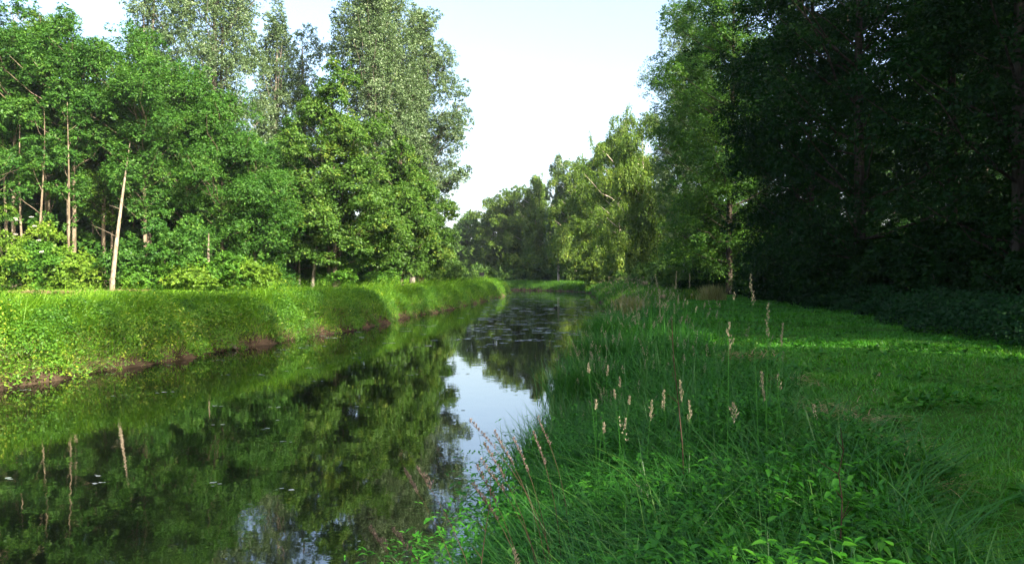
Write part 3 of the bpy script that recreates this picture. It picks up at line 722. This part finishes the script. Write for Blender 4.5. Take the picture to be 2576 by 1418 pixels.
def herbs(g, gs, rng, x, y, z, H, leafL, nodes_=6, leanx=0.):
    n = len(x)
    az = rng.uniform(0, 6.28, n); ln = rng.uniform(0, .25, n) * H
    tip = np.stack([x + np.cos(az) * ln + leanx * H, y + np.sin(az) * ln, z + H], -1); base = np.stack([x, y, z], -1)
    for k in range(nodes_):
        s = .28 + .72 * (k + .6) / nodes_
        c = base + (tip - base) * np.array([s ** 1.4, s ** 1.4, s])[None, :]
        a0 = rng.uniform(0, 6.28, n) * .15 + (k % 2) * math.pi / 2 + az
        for q in (0, math.pi):
            a = a0 + q + rng.normal(0, .2, n)
            d = np.stack([np.cos(a), np.sin(a), rng.uniform(-.7, .15, n) + (.5 if k == nodes_ - 1 else 0)], -1)
            sz = leafL * (.55 + .65 * math.sin(math.pi * min(1, (k + 1.2) / nodes_) * .85)) * rng.uniform(.75, 1.2, n)
            shaped_leaves(g, rng, c, d, sz, rng.uniform(.55, .9, n), np.clip(rng.normal(.42, .22, n) + .25 * (k >= nodes_ - 2), 0, 1))
    blades(gs, rng, base, H * .98, .007, ln / np.maximum(H, .1) , np.full(n, .3), K=3, az=az, lean0=0)


# taller weeds that break the outline of the left bank
g = Geo(); gs = Geo(); n = 5200; i = rng.integers(int(len(RC) * .16), int(len(RC) * .62), n); ee = rng.uniform(.3, 4.2, n)
x = RC[i, 0] - RT[i, 1] * (RC[i, 2] + ee) + rng.normal(0, .3, n); y = RC[i, 1] + RT[i, 0] * (RC[i, 2] + ee) + rng.normal(0, .4, n); z, e, s = height(x, y)
k = (s < 0) & (e > .3) & (e < 4.2) & (smooth_n(x, y, 1.5, 3) + rng.normal(0, .3, n) > .35 + .12 * np.maximum(e - 2, 0)); x, y, z = x[k], y[k], z[k]
herbs(g, gs, rng, x, y, z, rng.uniform(.5, 1.15, len(x)), .13, nodes_=7)
o = g.obj('bank_weeds', M['herb']); tag(o, 'taller leafy weeds standing out of the left bank', 'weeds', kind='stuff')
tag(gs.obj('weed_stems', M['reed']), 'stems of the taller weeds on the left bank', 'weeds', kind='stuff')
# mown path
g = Geo()
x, y, z, e, s = pts(rng, 520000, -2, 24, 2.2, 100)
k = (s > 0) & (strip(x, y) < .5) & (e < 13.5); x, y, z, e = x[k], y[k], z[k], e[k]
P = np.stack([x, y, z - .01], -1)
patch = smooth_n(x, y, 1.1, 3)
hh = (.07 + .05 * np.clip(patch, -1, 1)) * rng.uniform(.5, 1.6, len(x)) + .09 * (strip(x, y) > -.3)
blades(g, rng, P, hh, .0035 + .0012 * y, rng.uniform(.3, 1.3, len(x)), np.clip(.45 + .25 * patch + rng.normal(0, .2, len(x)), 0, 1), K=3)
tag(g.obj('path_grass', M['mown']), 'mown green grass of the riverside path in shade', 'grass', kind='stuff')
# broad-leaved plants in the path turf
g = Geo()
x, y, z, e, s = pts(rng, 9000, 1, 16, 2.4, 40)
k = (s > 0) & (strip(x, y) < .2) & (e < 12) & (smooth_n(x, y, 1.3, 5) > .25); x, y, z = x[k], y[k], z[k]
n = len(x); rep = 7
P = np.repeat(np.stack([x, y, z + .02], -1), rep, 0)
az = rng.uniform(0, 6.28, n * rep); out = np.stack([np.cos(az), np.sin(az), np.full(n * rep, .5)], -1)
P += out * .02 + np.array([0, 0, 1.]) * rng.uniform(0, .1, n * rep)[:, None]
leaf_quads(g, rng, P, unit(out), .09, .055, up=.8, jit=.3, T=rng.uniform(.2, .9, n * rep))
tag(g.obj('clover', M['nettle']), 'low broad leaved clover and plantain in the path turf', 'herbs', kind='stuff')
# dry brown cut grass lying in patches
g = Geo()
for (cx, cy, r) in ((X(2265, 6.4), 6.4, .16), (X(2235, 7.0), 7.0, .12), (X(2060, 8.6), 8.6, .28), (X(2130, 8.2), 8.2, .25), (X(1975, 10.6), 10.6, .25), (X(1850, 14.5), 14.5, .4), (X(2330, 5.6), 5.6, .12), (X(110, 34), 34, .8), (X(330, 40), 40, .7), (X(690, 46), 46, .7)):
    n = int(150 * (r / .2))
    px = cx + rng.normal(0, r * .7, n); py = cy + rng.normal(0, r * .9, n)
    P = np.stack([px, py, height(px, py)[0] + rng.uniform(.02, .12, n)], -1)
    blades(g, rng, P, rng.uniform(.05, .16, n) * (1 + cy / 40), .004 + .0007 * cy, rng.uniform(1, 2.5, n), rng.uniform(0, .7, n), K=3, lean0=1.0)
tag(g.obj('dry_grass', M['straw']), 'brown dry cut grass lying in patches on the path', 'dead grass', kind='stuff')

# right undergrowth strip
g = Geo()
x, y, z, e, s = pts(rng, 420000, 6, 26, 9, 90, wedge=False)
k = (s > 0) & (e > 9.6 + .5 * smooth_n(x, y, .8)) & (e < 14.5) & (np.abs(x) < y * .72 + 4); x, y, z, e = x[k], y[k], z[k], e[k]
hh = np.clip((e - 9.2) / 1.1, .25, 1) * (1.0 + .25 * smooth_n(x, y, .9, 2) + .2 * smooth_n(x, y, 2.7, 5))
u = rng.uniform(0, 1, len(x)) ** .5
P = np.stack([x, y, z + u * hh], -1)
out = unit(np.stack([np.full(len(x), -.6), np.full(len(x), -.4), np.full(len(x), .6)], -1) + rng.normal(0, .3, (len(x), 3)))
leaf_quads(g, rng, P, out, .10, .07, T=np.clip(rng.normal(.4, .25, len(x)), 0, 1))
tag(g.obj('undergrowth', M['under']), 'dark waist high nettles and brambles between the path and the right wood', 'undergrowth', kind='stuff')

# nettles of the foreground bank
rng = np.random.default_rng(300)
g = Geo(); gs = Geo()
x, y, z, e, s = pts(rng, 24000, -5, 9, 2.0, 34)
k = (s > 0) & (e > .1) & (strip(x, y) > .7 * rng.uniform(size=len(x)) ** 2); x, y, z, e = x[k], y[k], z[k], e[k]
cl = smooth_n(x, y, 1.2, 9)
k = (rng.uniform(size=len(x)) < .75 + .5 * cl) & ((x * x + y * y) > 2.3 ** 2); x, y, z, e, cl = x[k], y[k], z[k], e[k], cl[k]
H = (.52 + .16 * cl) * rng.uniform(.6, 1.2, len(x)) * np.clip(.4 + strip(x, y) / 1.2, .4, 1)
herbs(g, gs, rng, x, y, z, H, .074)
x, y, z, e, s = pts(rng, 9000, -4, 2, 2.6, 11); k = (s > 0) & (e > -.05) & (e < .7) & (rng.uniform(size=len(x)) < .5); x, y, z = x[k], y[k], z[k]
herbs(g, gs, rng, x, y, z, rng.uniform(.45, 1.0, len(x)), .07, leanx=-.4)
print('nettles', len(x))
tag(g.obj('nettles', M['nettle']), 'dense green nettles covering the near bank in the shade', 'nettles', kind='stuff')
tag(gs.obj('nettle_stems', M['reed']), 'upright stems of the nettles on the near bank', 'nettles', kind='stuff')

# tall grass of the near bank
g = Geo()
x, y, z, e, s = pts(rng, 150000, -5, 20, 2.4, 130)
k = (s > 0) & (e > .0) & (e < 5.2) & (strip(x, y) > .5 * rng.uniform(size=len(x)) ** 2); x, y, z, e = x[k], y[k], z[k], e[k]
cl = smooth_n(x, y, 1.0, 2)
k = rng.uniform(size=len(x)) < np.clip(np.where(y < 7, .5, 1) * (.7 + .6 * cl), 0, 1); x, y, z, e, cl = x[k], y[k], z[k], e[k], cl[k]
P = np.stack([x, y, z - .02], -1)
hh = (.72 + .18 * cl) * rng.uniform(.5, 1.15, len(x)) * np.where(y > 16, .78, 1) * np.clip(.35 + strip(x, y) / 1.6, .35, 1)
azm = np.where(e < 1.3, math.pi + rng.normal(0, .9, len(x)), rng.uniform(0, 6.28, len(x)))
blades(g, rng, P, hh, np.minimum(.009 + .0007 * y, .04), rng.uniform(.1, 1.0, len(x)), np.clip(.4 + .2 * cl + rng.normal(0, .2, len(x)), 0, 1), K=4, az=azm)
x, y, z, e, s = pts(rng, 60000, -3, 9, 2.0, 12)
k = (s > 0) & (e > .1) & (strip(x, y) > .1); x, y, z, e = x[k], y[k], z[k], e[k]; cl = smooth_n(x, y, 1.6, 7)
k = rng.uniform(size=len(x)) < .75 + .5 * cl; x, y, z = x[k], y[k], z[k]
blades(g, rng, np.stack([x, y, z], -1), rng.uniform(.45, .85, len(x)), rng.uniform(.006, .014, len(x)), rng.uniform(.5, 1.5, len(x)), np.clip(rng.normal(.6, .22, len(x)), 0, 1), K=5)
tag(g.obj('tall_grass', M['reed']), 'tall blue-green grass blades on the near bank', 'grass', kind='stuff')
print('tall grass', len(x))

# hazy reddish seed heads over the tall grass
def panicle(g, rng, P, L, spread, n, sz, T0=0., curve=None):
    """n spikelets along a head of length L from P upwards; curve = unit lean"""
    u = rng.uniform(0, 1, n); wv = spread * np.sin(np.pi * np.clip(u * .9 + .12, 0, 1)) * (1 - .5 * u)
    a = rng.uniform(0, 6.28, n)
    c = P + np.outer(u * L, curve) + np.stack([np.cos(a) * wv * rng.uniform(.2, 1, n), np.sin(a) * wv * rng.uniform(.2, 1, n), np.zeros(n)], -1)
    c = c + np.array([0, 0, 1.]) * (wv * .5)[:, None]
    d = unit(np.stack([np.cos(a) * .5, np.sin(a) * .5, np.full(n, .8)], -1) + np.array(curve) * .3)
    b = unit(np.cross(d, rdir(rng, n)))
    s = sz * rng.uniform(.6, 1.3, n)[:, None]
    V = np.empty((n, 4, 3)); V[:, 0] = c; V[:, 1] = c + d * s * .5 + b * s * .2; V[:, 2] = c + d * s; V[:, 3] = c + d * s * .5 - b * s * .2
    g.add(V, [np.arange(n)[:, None] * 4 + np.arange(4)[None]], np.clip(rng.uniform(0, 1, n) + T0, 0, 1))
g = Geo(); gb = Geo()
x, y, z, e, s = pts(rng, 26000, -3, 20, 4.5, 110)
k = (s > 0) & (e > .2) & (strip(x, y) > .3) & (e < 4.5) & (smooth_n(x, y, .9, 6) > .15); x, y, z, e = x[k], y[k], z[k], e[k]
for i in range(len(x)):
    if rng.uniform() > (.035 if y[i] < 9 else (.28 if y[i] < 14 else .75)): continue
    H = rng.uniform(.65, 1.15) * (1 if e[i] > 1 else .8) * (1.25 if y[i] > 13 else 1); a = rng.uniform(0, 6.28); l = abs(rng.normal(0, .4))
    d = np.array([math.cos(a) * l, math.sin(a) * l, 1.]); d /= np.linalg.norm(d)
    b = np.array([x[i], y[i], z[i]]); far_ = y[i] > 20
    blades(gb, rng, b[None], np.array([H]), .004 + .0006 * y[i], np.array([.02]), np.array([.6]), K=2, az=np.array([a]), lean0=l)
    panicle(g, rng, b + d * H * .93, rng.uniform(.10, .2), .02 + .0003 * y[i], 12 if far_ else 30, .009 + .0009 * y[i], curve=d)
tag(g.obj('grass_seed_heads', M['head']), 'small buff seed heads over the tall grass of the near bank', 'grass', kind='stuff')
tag(gb.obj('grass_stalks', M['reed']), 'thin stalks carrying the seed heads on the near bank', 'grass', kind='stuff')

# rough grass verge of the far right bank and the far path end
g = Geo()
n = 60000; i = rng.integers(int(len(RC) * .42), len(RC) - 20, n); ee = rng.uniform(.05, 5.5, n) * np.where(rng.uniform(size=n) < .2, 2.3, 1)
nrm_ = np.stack([RT[i, 1], -RT[i, 0]], -1); jt = rng.normal(0, .5, (n, 2))
x = RC[i, 0] + nrm_[:, 0] * (RC[i, 2] + ee) + jt[:, 0]; y = RC[i, 1] + nrm_[:, 1] * (RC[i, 2] + ee) + jt[:, 1]
z, e, s = height(x, y); k = (s > 0) & (e > .05) & ((e < 4.5) | (y > 62)); x, y, z, e = x[k], y[k], z[k], e[k]
P = np.stack([x, y, z], -1); cl = smooth_n(x, y, .7, 3)
blades(g, rng, P, (.75 + .35 * cl) * rng.uniform(.5, 1.2, len(x)) * np.where(e > 4.5, .7, 1), .05, rng.uniform(.2, 1, len(x)), np.clip(.4 + .3 * cl + rng.normal(0, .2, len(x)), 0, 1), K=2)
tag(g.obj('verge_grass', M['shrub']), 'rough green verge along the far right bank', 'grass', kind='stuff')

# floating weed
g = Geo()
n = 9000
y = np.exp(rng.uniform(np.log(6.5), np.log(125), n)); x = rng.uniform(-20, 14, n)
e, s = edge(x, y)
dens = np.where((y > 34) & (x > -2.5), 1.0, .13)
dens = np.where((y > 95), .6, np.where(y < 22, .05, dens))
k = (e < -.4) & (rng.uniform(size=n) < dens) & (smooth_n(x, y, .5, 3) + rng.normal(0, .4, n) > -.1); x, y = x[k], y[k]
for i in range(len(x)):
    m_ = int(rng.integers(1, 5))
    for q in range(m_):
        r = rng.uniform(.012, .03) * (1 + y[i] * .03) * (2.2 if y[i] > 30 else 1); a = np.linspace(0, 2 * math.pi, 6, endpoint=False) + rng.uniform(0, 1)
        rr = r * rng.uniform(.6, 1.3, 6); cx = x[i] + rng.normal(0, .12); cy = y[i] + rng.normal(0, .05)
        V = np.stack([cx + np.cos(a) * rr * 1.5, cy + np.sin(a) * rr, np.full(6, .005)], -1)
        g.add(V, [np.array([[0, 1, 2, 3], [0, 3, 4, 5]])], rng.uniform(0, 1))
tag(g.obj('floating_weed', M['weed']), 'small floating leaves and weed scattered over the water', 'water weed', kind='stuff')

# ------------------------------------------------------------------ single plants in the foreground
def grass_stalk(tx, ty, Y, Hd, label, spread=.03, mat='head', lean=0., n=160, cat='grass stalk', hl=.2, sz=.012, name='flowering_grass', nod=0.):
    """tx,ty = picture position of the tip at depth Y, rooted in the ground below"""
    tip = np.array([X(tx, Y), Y, Zp(ty, Y)])
    bx, by = tip[0] + lean, Y + .05
    b = np.array([bx, by, gz(bx, by)])
    root = empty(name, tuple(b), label, cat, 'tall flowering grasses of the near bank')
    t = tip - b; H = np.linalg.norm(t)
    s = np.linspace(0, 1, 9)[:, None]
    P = t[None] * s; P[:, 0] = t[0] * s[:, 0] ** (1.6 + nod); P[:, 2] = t[2] * (s[:, 0] ** (1 - .25 * nod))
    gg = Geo(); tube(gg, P, np.linspace(.0028, .0009, 9), 4); gg.obj('stalk', M['reed'] if mat != 'purple' else M['twig'], root)
    gg = Geo(); rg = np.random.default_rng(int(tx * 7 + ty))
    d = unit((P[-1] - P[-3])[None])[0]
    st = P[-1] - d * hl
    # whorls of short side branches with spikelets
    for q in range(10):
        u = q / 10.; a = rg.uniform(0, 6.28); sp = spread * (1 - .75 * u)
        c = st + d * hl * u
        dd = unit(np.array([[math.cos(a) * sp * 14, math.sin(a) * sp * 14, .7]]))[0]
        panicle(gg, rg, c, max(.02, sp * 1.6), .006, n // 10, sz, curve=dd)
    gg.obj('seed_head', M[mat], root)
    bl = Geo(); m_ = 3
    blades(bl, rg, np.zeros((m_, 3)), rg.uniform(.4, .6, m_) * H, .008, rg.uniform(.3, .9, m_), np.full(m_, .5), K=5)
    bl.obj('leaf_blade', M['reed'], root)
    return root
grass_stalk(1888, 688, 5.2, 0, 'tall pale feathery grass head standing against the dark wood, highest of them', .028, hl=.22, lean=.08)
grass_stalk(1932, 762, 5.0, 0, 'pale grass head with stepped side branches, just below and right of the highest one', .03, hl=.24)
grass_stalk(1970, 812, 5.4, 0, 'slim grass head right of the stepped pale one', .012, hl=.17, lean=-.05)
grass_stalk(1834, 812, 4.8, 0, 'wide open brownish grass head in front of the path', .045, hl=.18)
grass_stalk(1848, 738, 6.0, 0, 'small pale nodding grass head left of the highest one', .03, hl=.07, n=60, lean=-.05)
grass_stalk(1646, 690, 8.0, 0, 'curved grass head bowing left before the dark wood', .012, hl=.22, nod=.5, lean=.25)
grass_stalk(1702, 682, 8.2, 0, 'thin upright grass head halfway between the bowing one and the highest one', .012, hl=.2, lean=-.05)
grass_stalk(1735, 690, 9.0, 0, 'very thin grass head just right of the thin upright one', .010, hl=.16)
grass_stalk(1660, 745, 7.2, 0, 'slim grass head beneath the bowing one', .010, hl=.2)
grass_stalk(1915, 935, 4.2, 0, 'buff grass head leaning over the grass in the middle of the right bank', .014, hl=.17, lean=.1)
grass_stalk(1845, 1018, 3.8, 0, 'tangled pale grass head low over the nettles', .04, hl=.1, n=130)
for i, (tx, ty) in enumerate(((1710, 960), (1670, 985), (1735, 1010), (1640, 1010))):
    grass_stalk(tx, ty, 4.6 + .15 * i, 0, ['silvery grass head, topmost of the cluster in the middle of the bank', 'silvery grass head bending left at the left of the cluster', 'rightmost silvery grass head of the cluster in the middle', 'lowest silvery grass head of the cluster in the middle'][i], .03, hl=.13, lean=.12 - .06 * i)
for i, (tx, ty) in enumerate(((1530, 925), (1560, 955), (1545, 985), (1585, 1000), (1500, 1010), (1480, 920), (1575, 1060), (1520, 1070))):
    grass_stalk(tx, ty, 5.6 - .1 * i, 0, ['knotted cream cocksfoot head, upper left of its bunch', 'knotted cream cocksfoot head, topmost right of its bunch', 'knotted cream cocksfoot head in the centre of its bunch', 'knotted cream cocksfoot head at the right of its bunch', 'knotted cream cocksfoot head at the left of its bunch', 'knotted buff cocksfoot head bending left above the bunch', 'knotted cream cocksfoot head below its bunch on the right', 'knotted cream cocksfoot head below its bunch on the left'][i],
                .016, hl=.06, n=90, sz=.014, lean=.1 * ((i % 3) - 1), name='cocksfoot_grass')
# dark heads over the water
for i, (tx, ty, Y, ln) in enumerate(((1178, 1056, 4.6, .55), (1240, 1085, 4.5, .35), (1215, 1115, 4.3, .35), (1205, 1155, 4.3, .4), (1290, 1100, 4.7, .25), (1340, 1085, 5.0, .2), (1195, 1170, 4.0, .3), (1185, 1215, 3.9, .35), (1350, 1048, 5.6, .25))):
    grass_stalk(tx, ty, Y, 0, ['dark bending grass head reaching farthest over the bright water', 'dark grass head second from the farthest over the water', 'dark drooping grass head below the farthest one', 'dark grass head just above the nettle tips at the water',
                               'small dark grass head in the middle of the bright water', 'short dark grass head close to the bank over the water', 'dark grass head brushing the nettle tops by the water', 'lowest dark grass head over the bright water', 'dark grass head nearest the blue-green tuft at the waterline'][i],
                .014, mat='purple', hl=.24, n=120, lean=ln, nod=.6, sz=.016)
for i, (tx, ty, Y) in enumerate(((1015, 1185, 3.6), (1050, 1180, 3.7), (925, 1330, 3.2), (985, 1335, 3.2))):
    grass_stalk(tx, ty, Y, 0, ['fluffy pinkish grass head over the dark reflections, the left upper one', 'fluffy pinkish grass head over the dark reflections, the right upper one', 'fluffy pinkish grass head at the bottom left of the bank plants', 'fluffy pinkish grass head just right of the bottom left one'][i],
                .03, mat='purple', hl=.13, n=200, lean=.35, nod=.6)
# dead dark stalks
def dead_stalk(tx, ty, Y, label, bx=0., r=.006):
    tip = np.array([X(tx, Y), Y, Zp(ty, Y)]); b = np.array([tip[0] + bx, Y, gz(tip[0] + bx, Y)])
    root = empty('dead_stalk', tuple(b), label, 'dead stalk')
    rg = np.random.default_rng(int(tx)); t = tip - b; s = np.linspace(0, 1, 10)[:, None]; P = t * s; P[1:-1] += rg.normal(0, .006, (8, 3))
    gg = Geo(); tube(gg, P, np.linspace(r, r * .4, 10), 5)
    for q in range(5):
        a = P[5 + q % 4]; limb(gg, rg, a, a + np.array([rg.normal(0, .06), rg.normal(0, .05), rg.uniform(.03, .1)]), r * .5, r * .2, sides=4, seg=3)
    gg.obj('stem', M['twig'], root, smooth=True)
dead_stalk(1690, 800, 6.0, 'dark dead stalk standing in the tall grass left of the path', .12)
dead_stalk(2116, 1075, 3.6, 'dark dead stalk at the edge of the path', .02, .005)
dead_stalk(1235, 1190, 3.9, 'dark bare stick slanting over the bright water', -.12, .004)
# brown withered leaf blade arching left over the water edge
def arch_blade(p0, p1, Y, rise, label, mat, w=.003):
    a = np.array([X(p0[0], Y), Y, Zp(p0[1], Y)]); b = np.array([X(p1[0], Y - .1), Y - .1, Zp(p1[1], Y - .1)])
    root_z = gz(a[0], a[1]); base = np.array([a[0] + .35, a[1], root_z])
    root = empty('grass_leaf', tuple(base), label, 'grass blade')
    s = np.linspace(0, 1, 12)[:, None]
    ctrl = (a + b) / 2 + np.array([0, 0, rise])
    P = ((1 - s) ** 3 * base + 3 * (1 - s) ** 2 * s * (a + np.array([0, 0, rise])) + 3 * (1 - s) * s ** 2 * ctrl + s ** 3 * b) - base
    tn = unit(np.gradient(P, axis=0)); sd = unit(np.cross(tn, np.array([0, -.6, .8])))
    ww = (w * np.sin(np.pi * np.clip(s * .85 + .1, 0, 1)) + .001)
    V = np.stack([P - sd * ww, P + np.array([0, 0, -.2]) * ww, P + sd * ww], 1).reshape(-1, 3)
    i = np.arange(11)[:, None] * 3
    q = np.concatenate([i + np.array([[0, 1, 4, 3]]), i + np.array([[1, 2, 5, 4]])])
    gg = Geo(); gg.add(V, [q], .4); gg.obj('blade', M[mat], root, smooth=True)
grass_stalk(1290, 1390, 2.75, 0, 'drooping buff grass head near the bottom of the picture', .02, hl=.1, lean=.12, nod=.6)

# pale dried clumps on the right side
def clump(loc, H, n, label, mat, w=.02, heads=True):
    x_, y_ = loc; root = empty('grass_clump', (x_, y_, gz(x_, y_)), label, 'grass clump')
    rg = np.random.default_rng(int(abs(x_) * 100)); gg = Geo()
    P = np.concatenate([rg.normal(0, H * .25, (n, 2)), np.zeros((n, 1))], 1)
    blades(gg, rg, P, rg.uniform(.5, 1, n) * H, w, rg.uniform(.1, .7, n), rg.uniform(0, 1, n), K=3); gg.obj('blades', M[mat], root)
clump(L_(1790, 47), 1.25, 900, 'pale straw coloured grass clump at the dark foot of the wood', 'dry', .035)
clump(L_(1735, 50), .9, 700, 'green grass clump left of the pale straw coloured one', 'herb', .035)
for i, (cx, cy, hh_) in enumerate(((1.2, 15.2, 1.15), (.8, 12.6, 1.0), (1.9, 18.5, 1.1), (.35, 10.6, .95), (2.6, 22.5, 1.1))):
    clump((cx + .3, cy), hh_ * 1.1, 1900, ['blue-green sedge tuft bulging farthest over the bright water', 'blue-green sedge tuft just nearer than the bulging one', 'blue-green sedge tuft just beyond the bulging one', 'nearest blue-green sedge tuft at the waterline', 'farthest blue-green sedge tuft below the reddish seed heads'][i], 'reed', .016)
clump(L_(1600, 38), 1.1, 700, 'buff grass clump on the bank above the far water', 'dry', .03)
clump(L_(1580, 46), 1.2, 700, 'second buff grass clump farther along the bank', 'dry', .03)

# hogweed-like white umbels in the tall grass
for i, (tx, ty, Y) in enumerate(((1622, 712, 9.5), (1668, 745, 8))):
    tip = np.array([X(tx, Y), Y, Zp(ty, Y)]); root = empty('umbel_plant', (tip[0], Y, gz(tip[0], Y)), ['small pale umbel flower high above the tall grass', 'lower pale umbel flower by the path edge'][i], 'wild flower')
    hh = tip[2] - root.location.z; gg = Geo(); tube(gg, [(0, 0, 0), (.02, 0, hh * .5), (0, 0, hh)], [.006, .005, .003], 5); rg = np.random.default_rng(i)
    for q in range(9):
        a = q * .7; tube(gg, [(0, 0, hh - .08), (math.cos(a) * .02, math.sin(a) * .02, hh)], [.002, .001], 3)
    gg.obj('stem', M['reed'], root)
    gg = Geo(); n = 150; a = rg.uniform(0, 6.28, n); r = .028 * np.sqrt(rg.uniform(0, 1, n))
    leaf_quads(gg, rg, np.stack([np.cos(a) * r, np.sin(a) * r, hh + rg.normal(0, .01, n)], -1), np.tile([0, 0, 1.], (n, 1)), .018, .014); gg.obj('flower_head', M['head'], root)

# ------------------------------------------------------------------ stones, coot, board
def stone(loc, r, label, seed):
    import bmesh
    bm = bmesh.new(); bmesh.ops.create_icosphere(bm, subdivisions=3, radius=1)
    for v in bm.verts:
        n_ = mn.noise(v.co * 1.3 + Vector((seed, 0, 0))) * .45 + mn.noise(v.co * 3.5 + Vector((0, seed, 0))) * .12
        v.co *= (1 + n_); v.co.x *= r * 1.3; v.co.y *= r; v.co.z *= r * .8
    me = bpy.data.meshes.new('stone'); bm.to_mesh(me); bm.free(); me.materials.append(M['stone'])
    o = bpy.data.objects.new('stone', me); o.location = loc; link(o); tag(o, label, 'stone')
sx, sy = X(577, 30.2), 30.2
stone((sx + .1, sy, .16), .15, 'pale stone lying at the foot of the left bank in shadow', 3)
sx, sy = X(2140, 2.95), 2.95
stone((sx, sy, gz(sx, sy) + .32), .07, 'grey stone block among the nettles at the bottom edge', 8)

import bmesh
def coot(loc):
    root = empty('coot', loc, 'small dark water bird swimming on the far water', 'bird', rz=.4)
    bm = bmesh.new(); bmesh.ops.create_uvsphere(bm, u_segments=16, v_segments=10, radius=1)
    for v in bm.verts:
        t = v.co.x; v.co.z = v.co.z * (.6 if v.co.z < 0 else 1) + .25 * max(0, -t) ** 2
        v.co = Vector((v.co.x * .17, v.co.y * .085, v.co.z * .075 + .03))
    # neck and head drawn out of the front
    hd = bmesh.ops.create_uvsphere(bm, u_segments=12, v_segments=8, radius=.038)
    for v in hd['verts']: v.co += Vector((.175, 0, .15))
    nk = bmesh.ops.create_cone(bm, segments=10, radius1=.045, radius2=.026, depth=.12)
    for v in nk['verts']: v.co += Vector((.155, 0, .09))
    me = bpy.data.meshes.new('body'); bm.to_mesh(me); bm.free(); me.materials.append(M['coot'])
    link(bpy.data.objects.new('body', me), root)
    bm = bmesh.new(); bmesh.ops.create_cone(bm, segments=6, radius1=.014, radius2=.002, depth=.05, cap_ends=True)
    me = bpy.data.meshes.new('beak'); bm.to_mesh(me); bm.free(); me.materials.append(M['beak'])
    o = link(bpy.data.objects.new('beak', me), root); o.rotation_euler = (0, math.pi / 2, 0); o.location = (.23, 0, .147)
coot((X(1396, 68), 68, 0))
# small dark board on a post on the far bank
bx, by = X(1212, 154), 154
root = empty('notice_board', (bx, by, gz(bx, by)), 'small dark board on a post before the far bank trees', 'board')
gg = Geo(); tube(gg, [(0, 0, 0), (0, 0, 2.2)], .06, 6); gg.obj('post', M['wood'], root)
bm = bmesh.new(); bmesh.ops.create_cube(bm, size=1)
for v in bm.verts: v.co = Vector((v.co.x * .95, v.co.y * .12 - .13, v.co.z * .75 + 1.95))
bmesh.ops.bevel(bm, geom=bm.edges[:], offset=.02, segments=2, affect='EDGES')
me = bpy.data.meshes.new('panel'); bm.to_mesh(me); bm.free(); me.materials.append(M['wood']); link(bpy.data.objects.new('panel', me), root)

hz = bpy.data.materials.new('morning_haze'); nt, N, L = nodes(hz)
out = N.new('ShaderNodeOutputMaterial'); pv = N.new('ShaderNodeVolumePrincipled'); pv.inputs['Color'].default_value = (.85, .92, 1, 1)
pv.inputs['Density'].default_value = .0002; pv.inputs['Anisotropy'].default_value = .3
L.new(pv.outputs[0], out.inputs['Volume'])
bm = bmesh.new(); bmesh.ops.create_cube(bm, size=1)
for v in bm.verts: v.co = Vector((v.co.x * 1900, 560 + v.co.y * 1800, 26 + v.co.z * 60))
me = bpy.data.meshes.new('haze'); bm.to_mesh(me); bm.free(); me.materials.append(hz); o = link(bpy.data.objects.new('haze', me)); o['kind'] = 'stuff'; tag(o, 'thin bluish air between the trees', 'haze')
# ------------------------------------------------------------------ light, sky, camera
SUN_AZ = math.atan2(.66, -.75)      # direction to the sun: x=.66, y=-.75
SUN_EL = math.radians(32.5)
w = bpy.data.worlds.new('World'); SC.world = w; w.use_nodes = True
nt = w.node_tree; nt.nodes.clear()
out = nt.nodes.new('ShaderNodeOutputWorld'); bg = nt.nodes.new('ShaderNodeBackground'); sk = nt.nodes.new('ShaderNodeTexSky')
sk.sky_type = 'NISHITA'; sk.sun_disc = False; sk.sun_elevation = SUN_EL; sk.sun_rotation = SUN_AZ
sk.air_density = 1.0; sk.dust_density = 4.5; sk.ozone_density = .8
bg.inputs['Strength'].default_value = .135
nt.links.new(sk.outputs[0], bg.inputs[0]); nt.links.new(bg.outputs[0], out.inputs[0])
ld = bpy.data.lights.new('sun', 'SUN'); ld.energy = 5.0; ld.angle = math.radians(.5); ld.color = (1, .93, .80)
lo = bpy.data.objects.new('sun', ld); link(lo)
sd = Vector((math.sin(SUN_AZ) * math.cos(SUN_EL), math.cos(SUN_AZ) * math.cos(SUN_EL), math.sin(SUN_EL)))
lo.rotation_euler = sd.to_track_quat('Z', 'Y').to_euler()

cd = bpy.data.cameras.new('camera'); cam = bpy.data.objects.new('camera', cd); link(cam)
cd.sensor_width = 36; cd.lens = F / 1024 * 36; cd.clip_end = 3000; cd.clip_start = .05
cam.location = (0, 0, CAMZ)
pitch = math.atan((281.5 - HOR) / F)
cam.rotation_euler = (math.pi / 2 - pitch, 0, 0)
SC.camera = cam
vs = SC.view_settings
vs.view_transform = 'Standard'; vs.look = 'None'; vs.exposure = 2.05; vs.gamma = 1
SC.render.engine = 'CYCLES'
SC.cycles.max_bounces = 6; SC.cycles.diffuse_bounces = 3; SC.cycles.glossy_bounces = 3; SC.cycles.transmission_bounces = 3
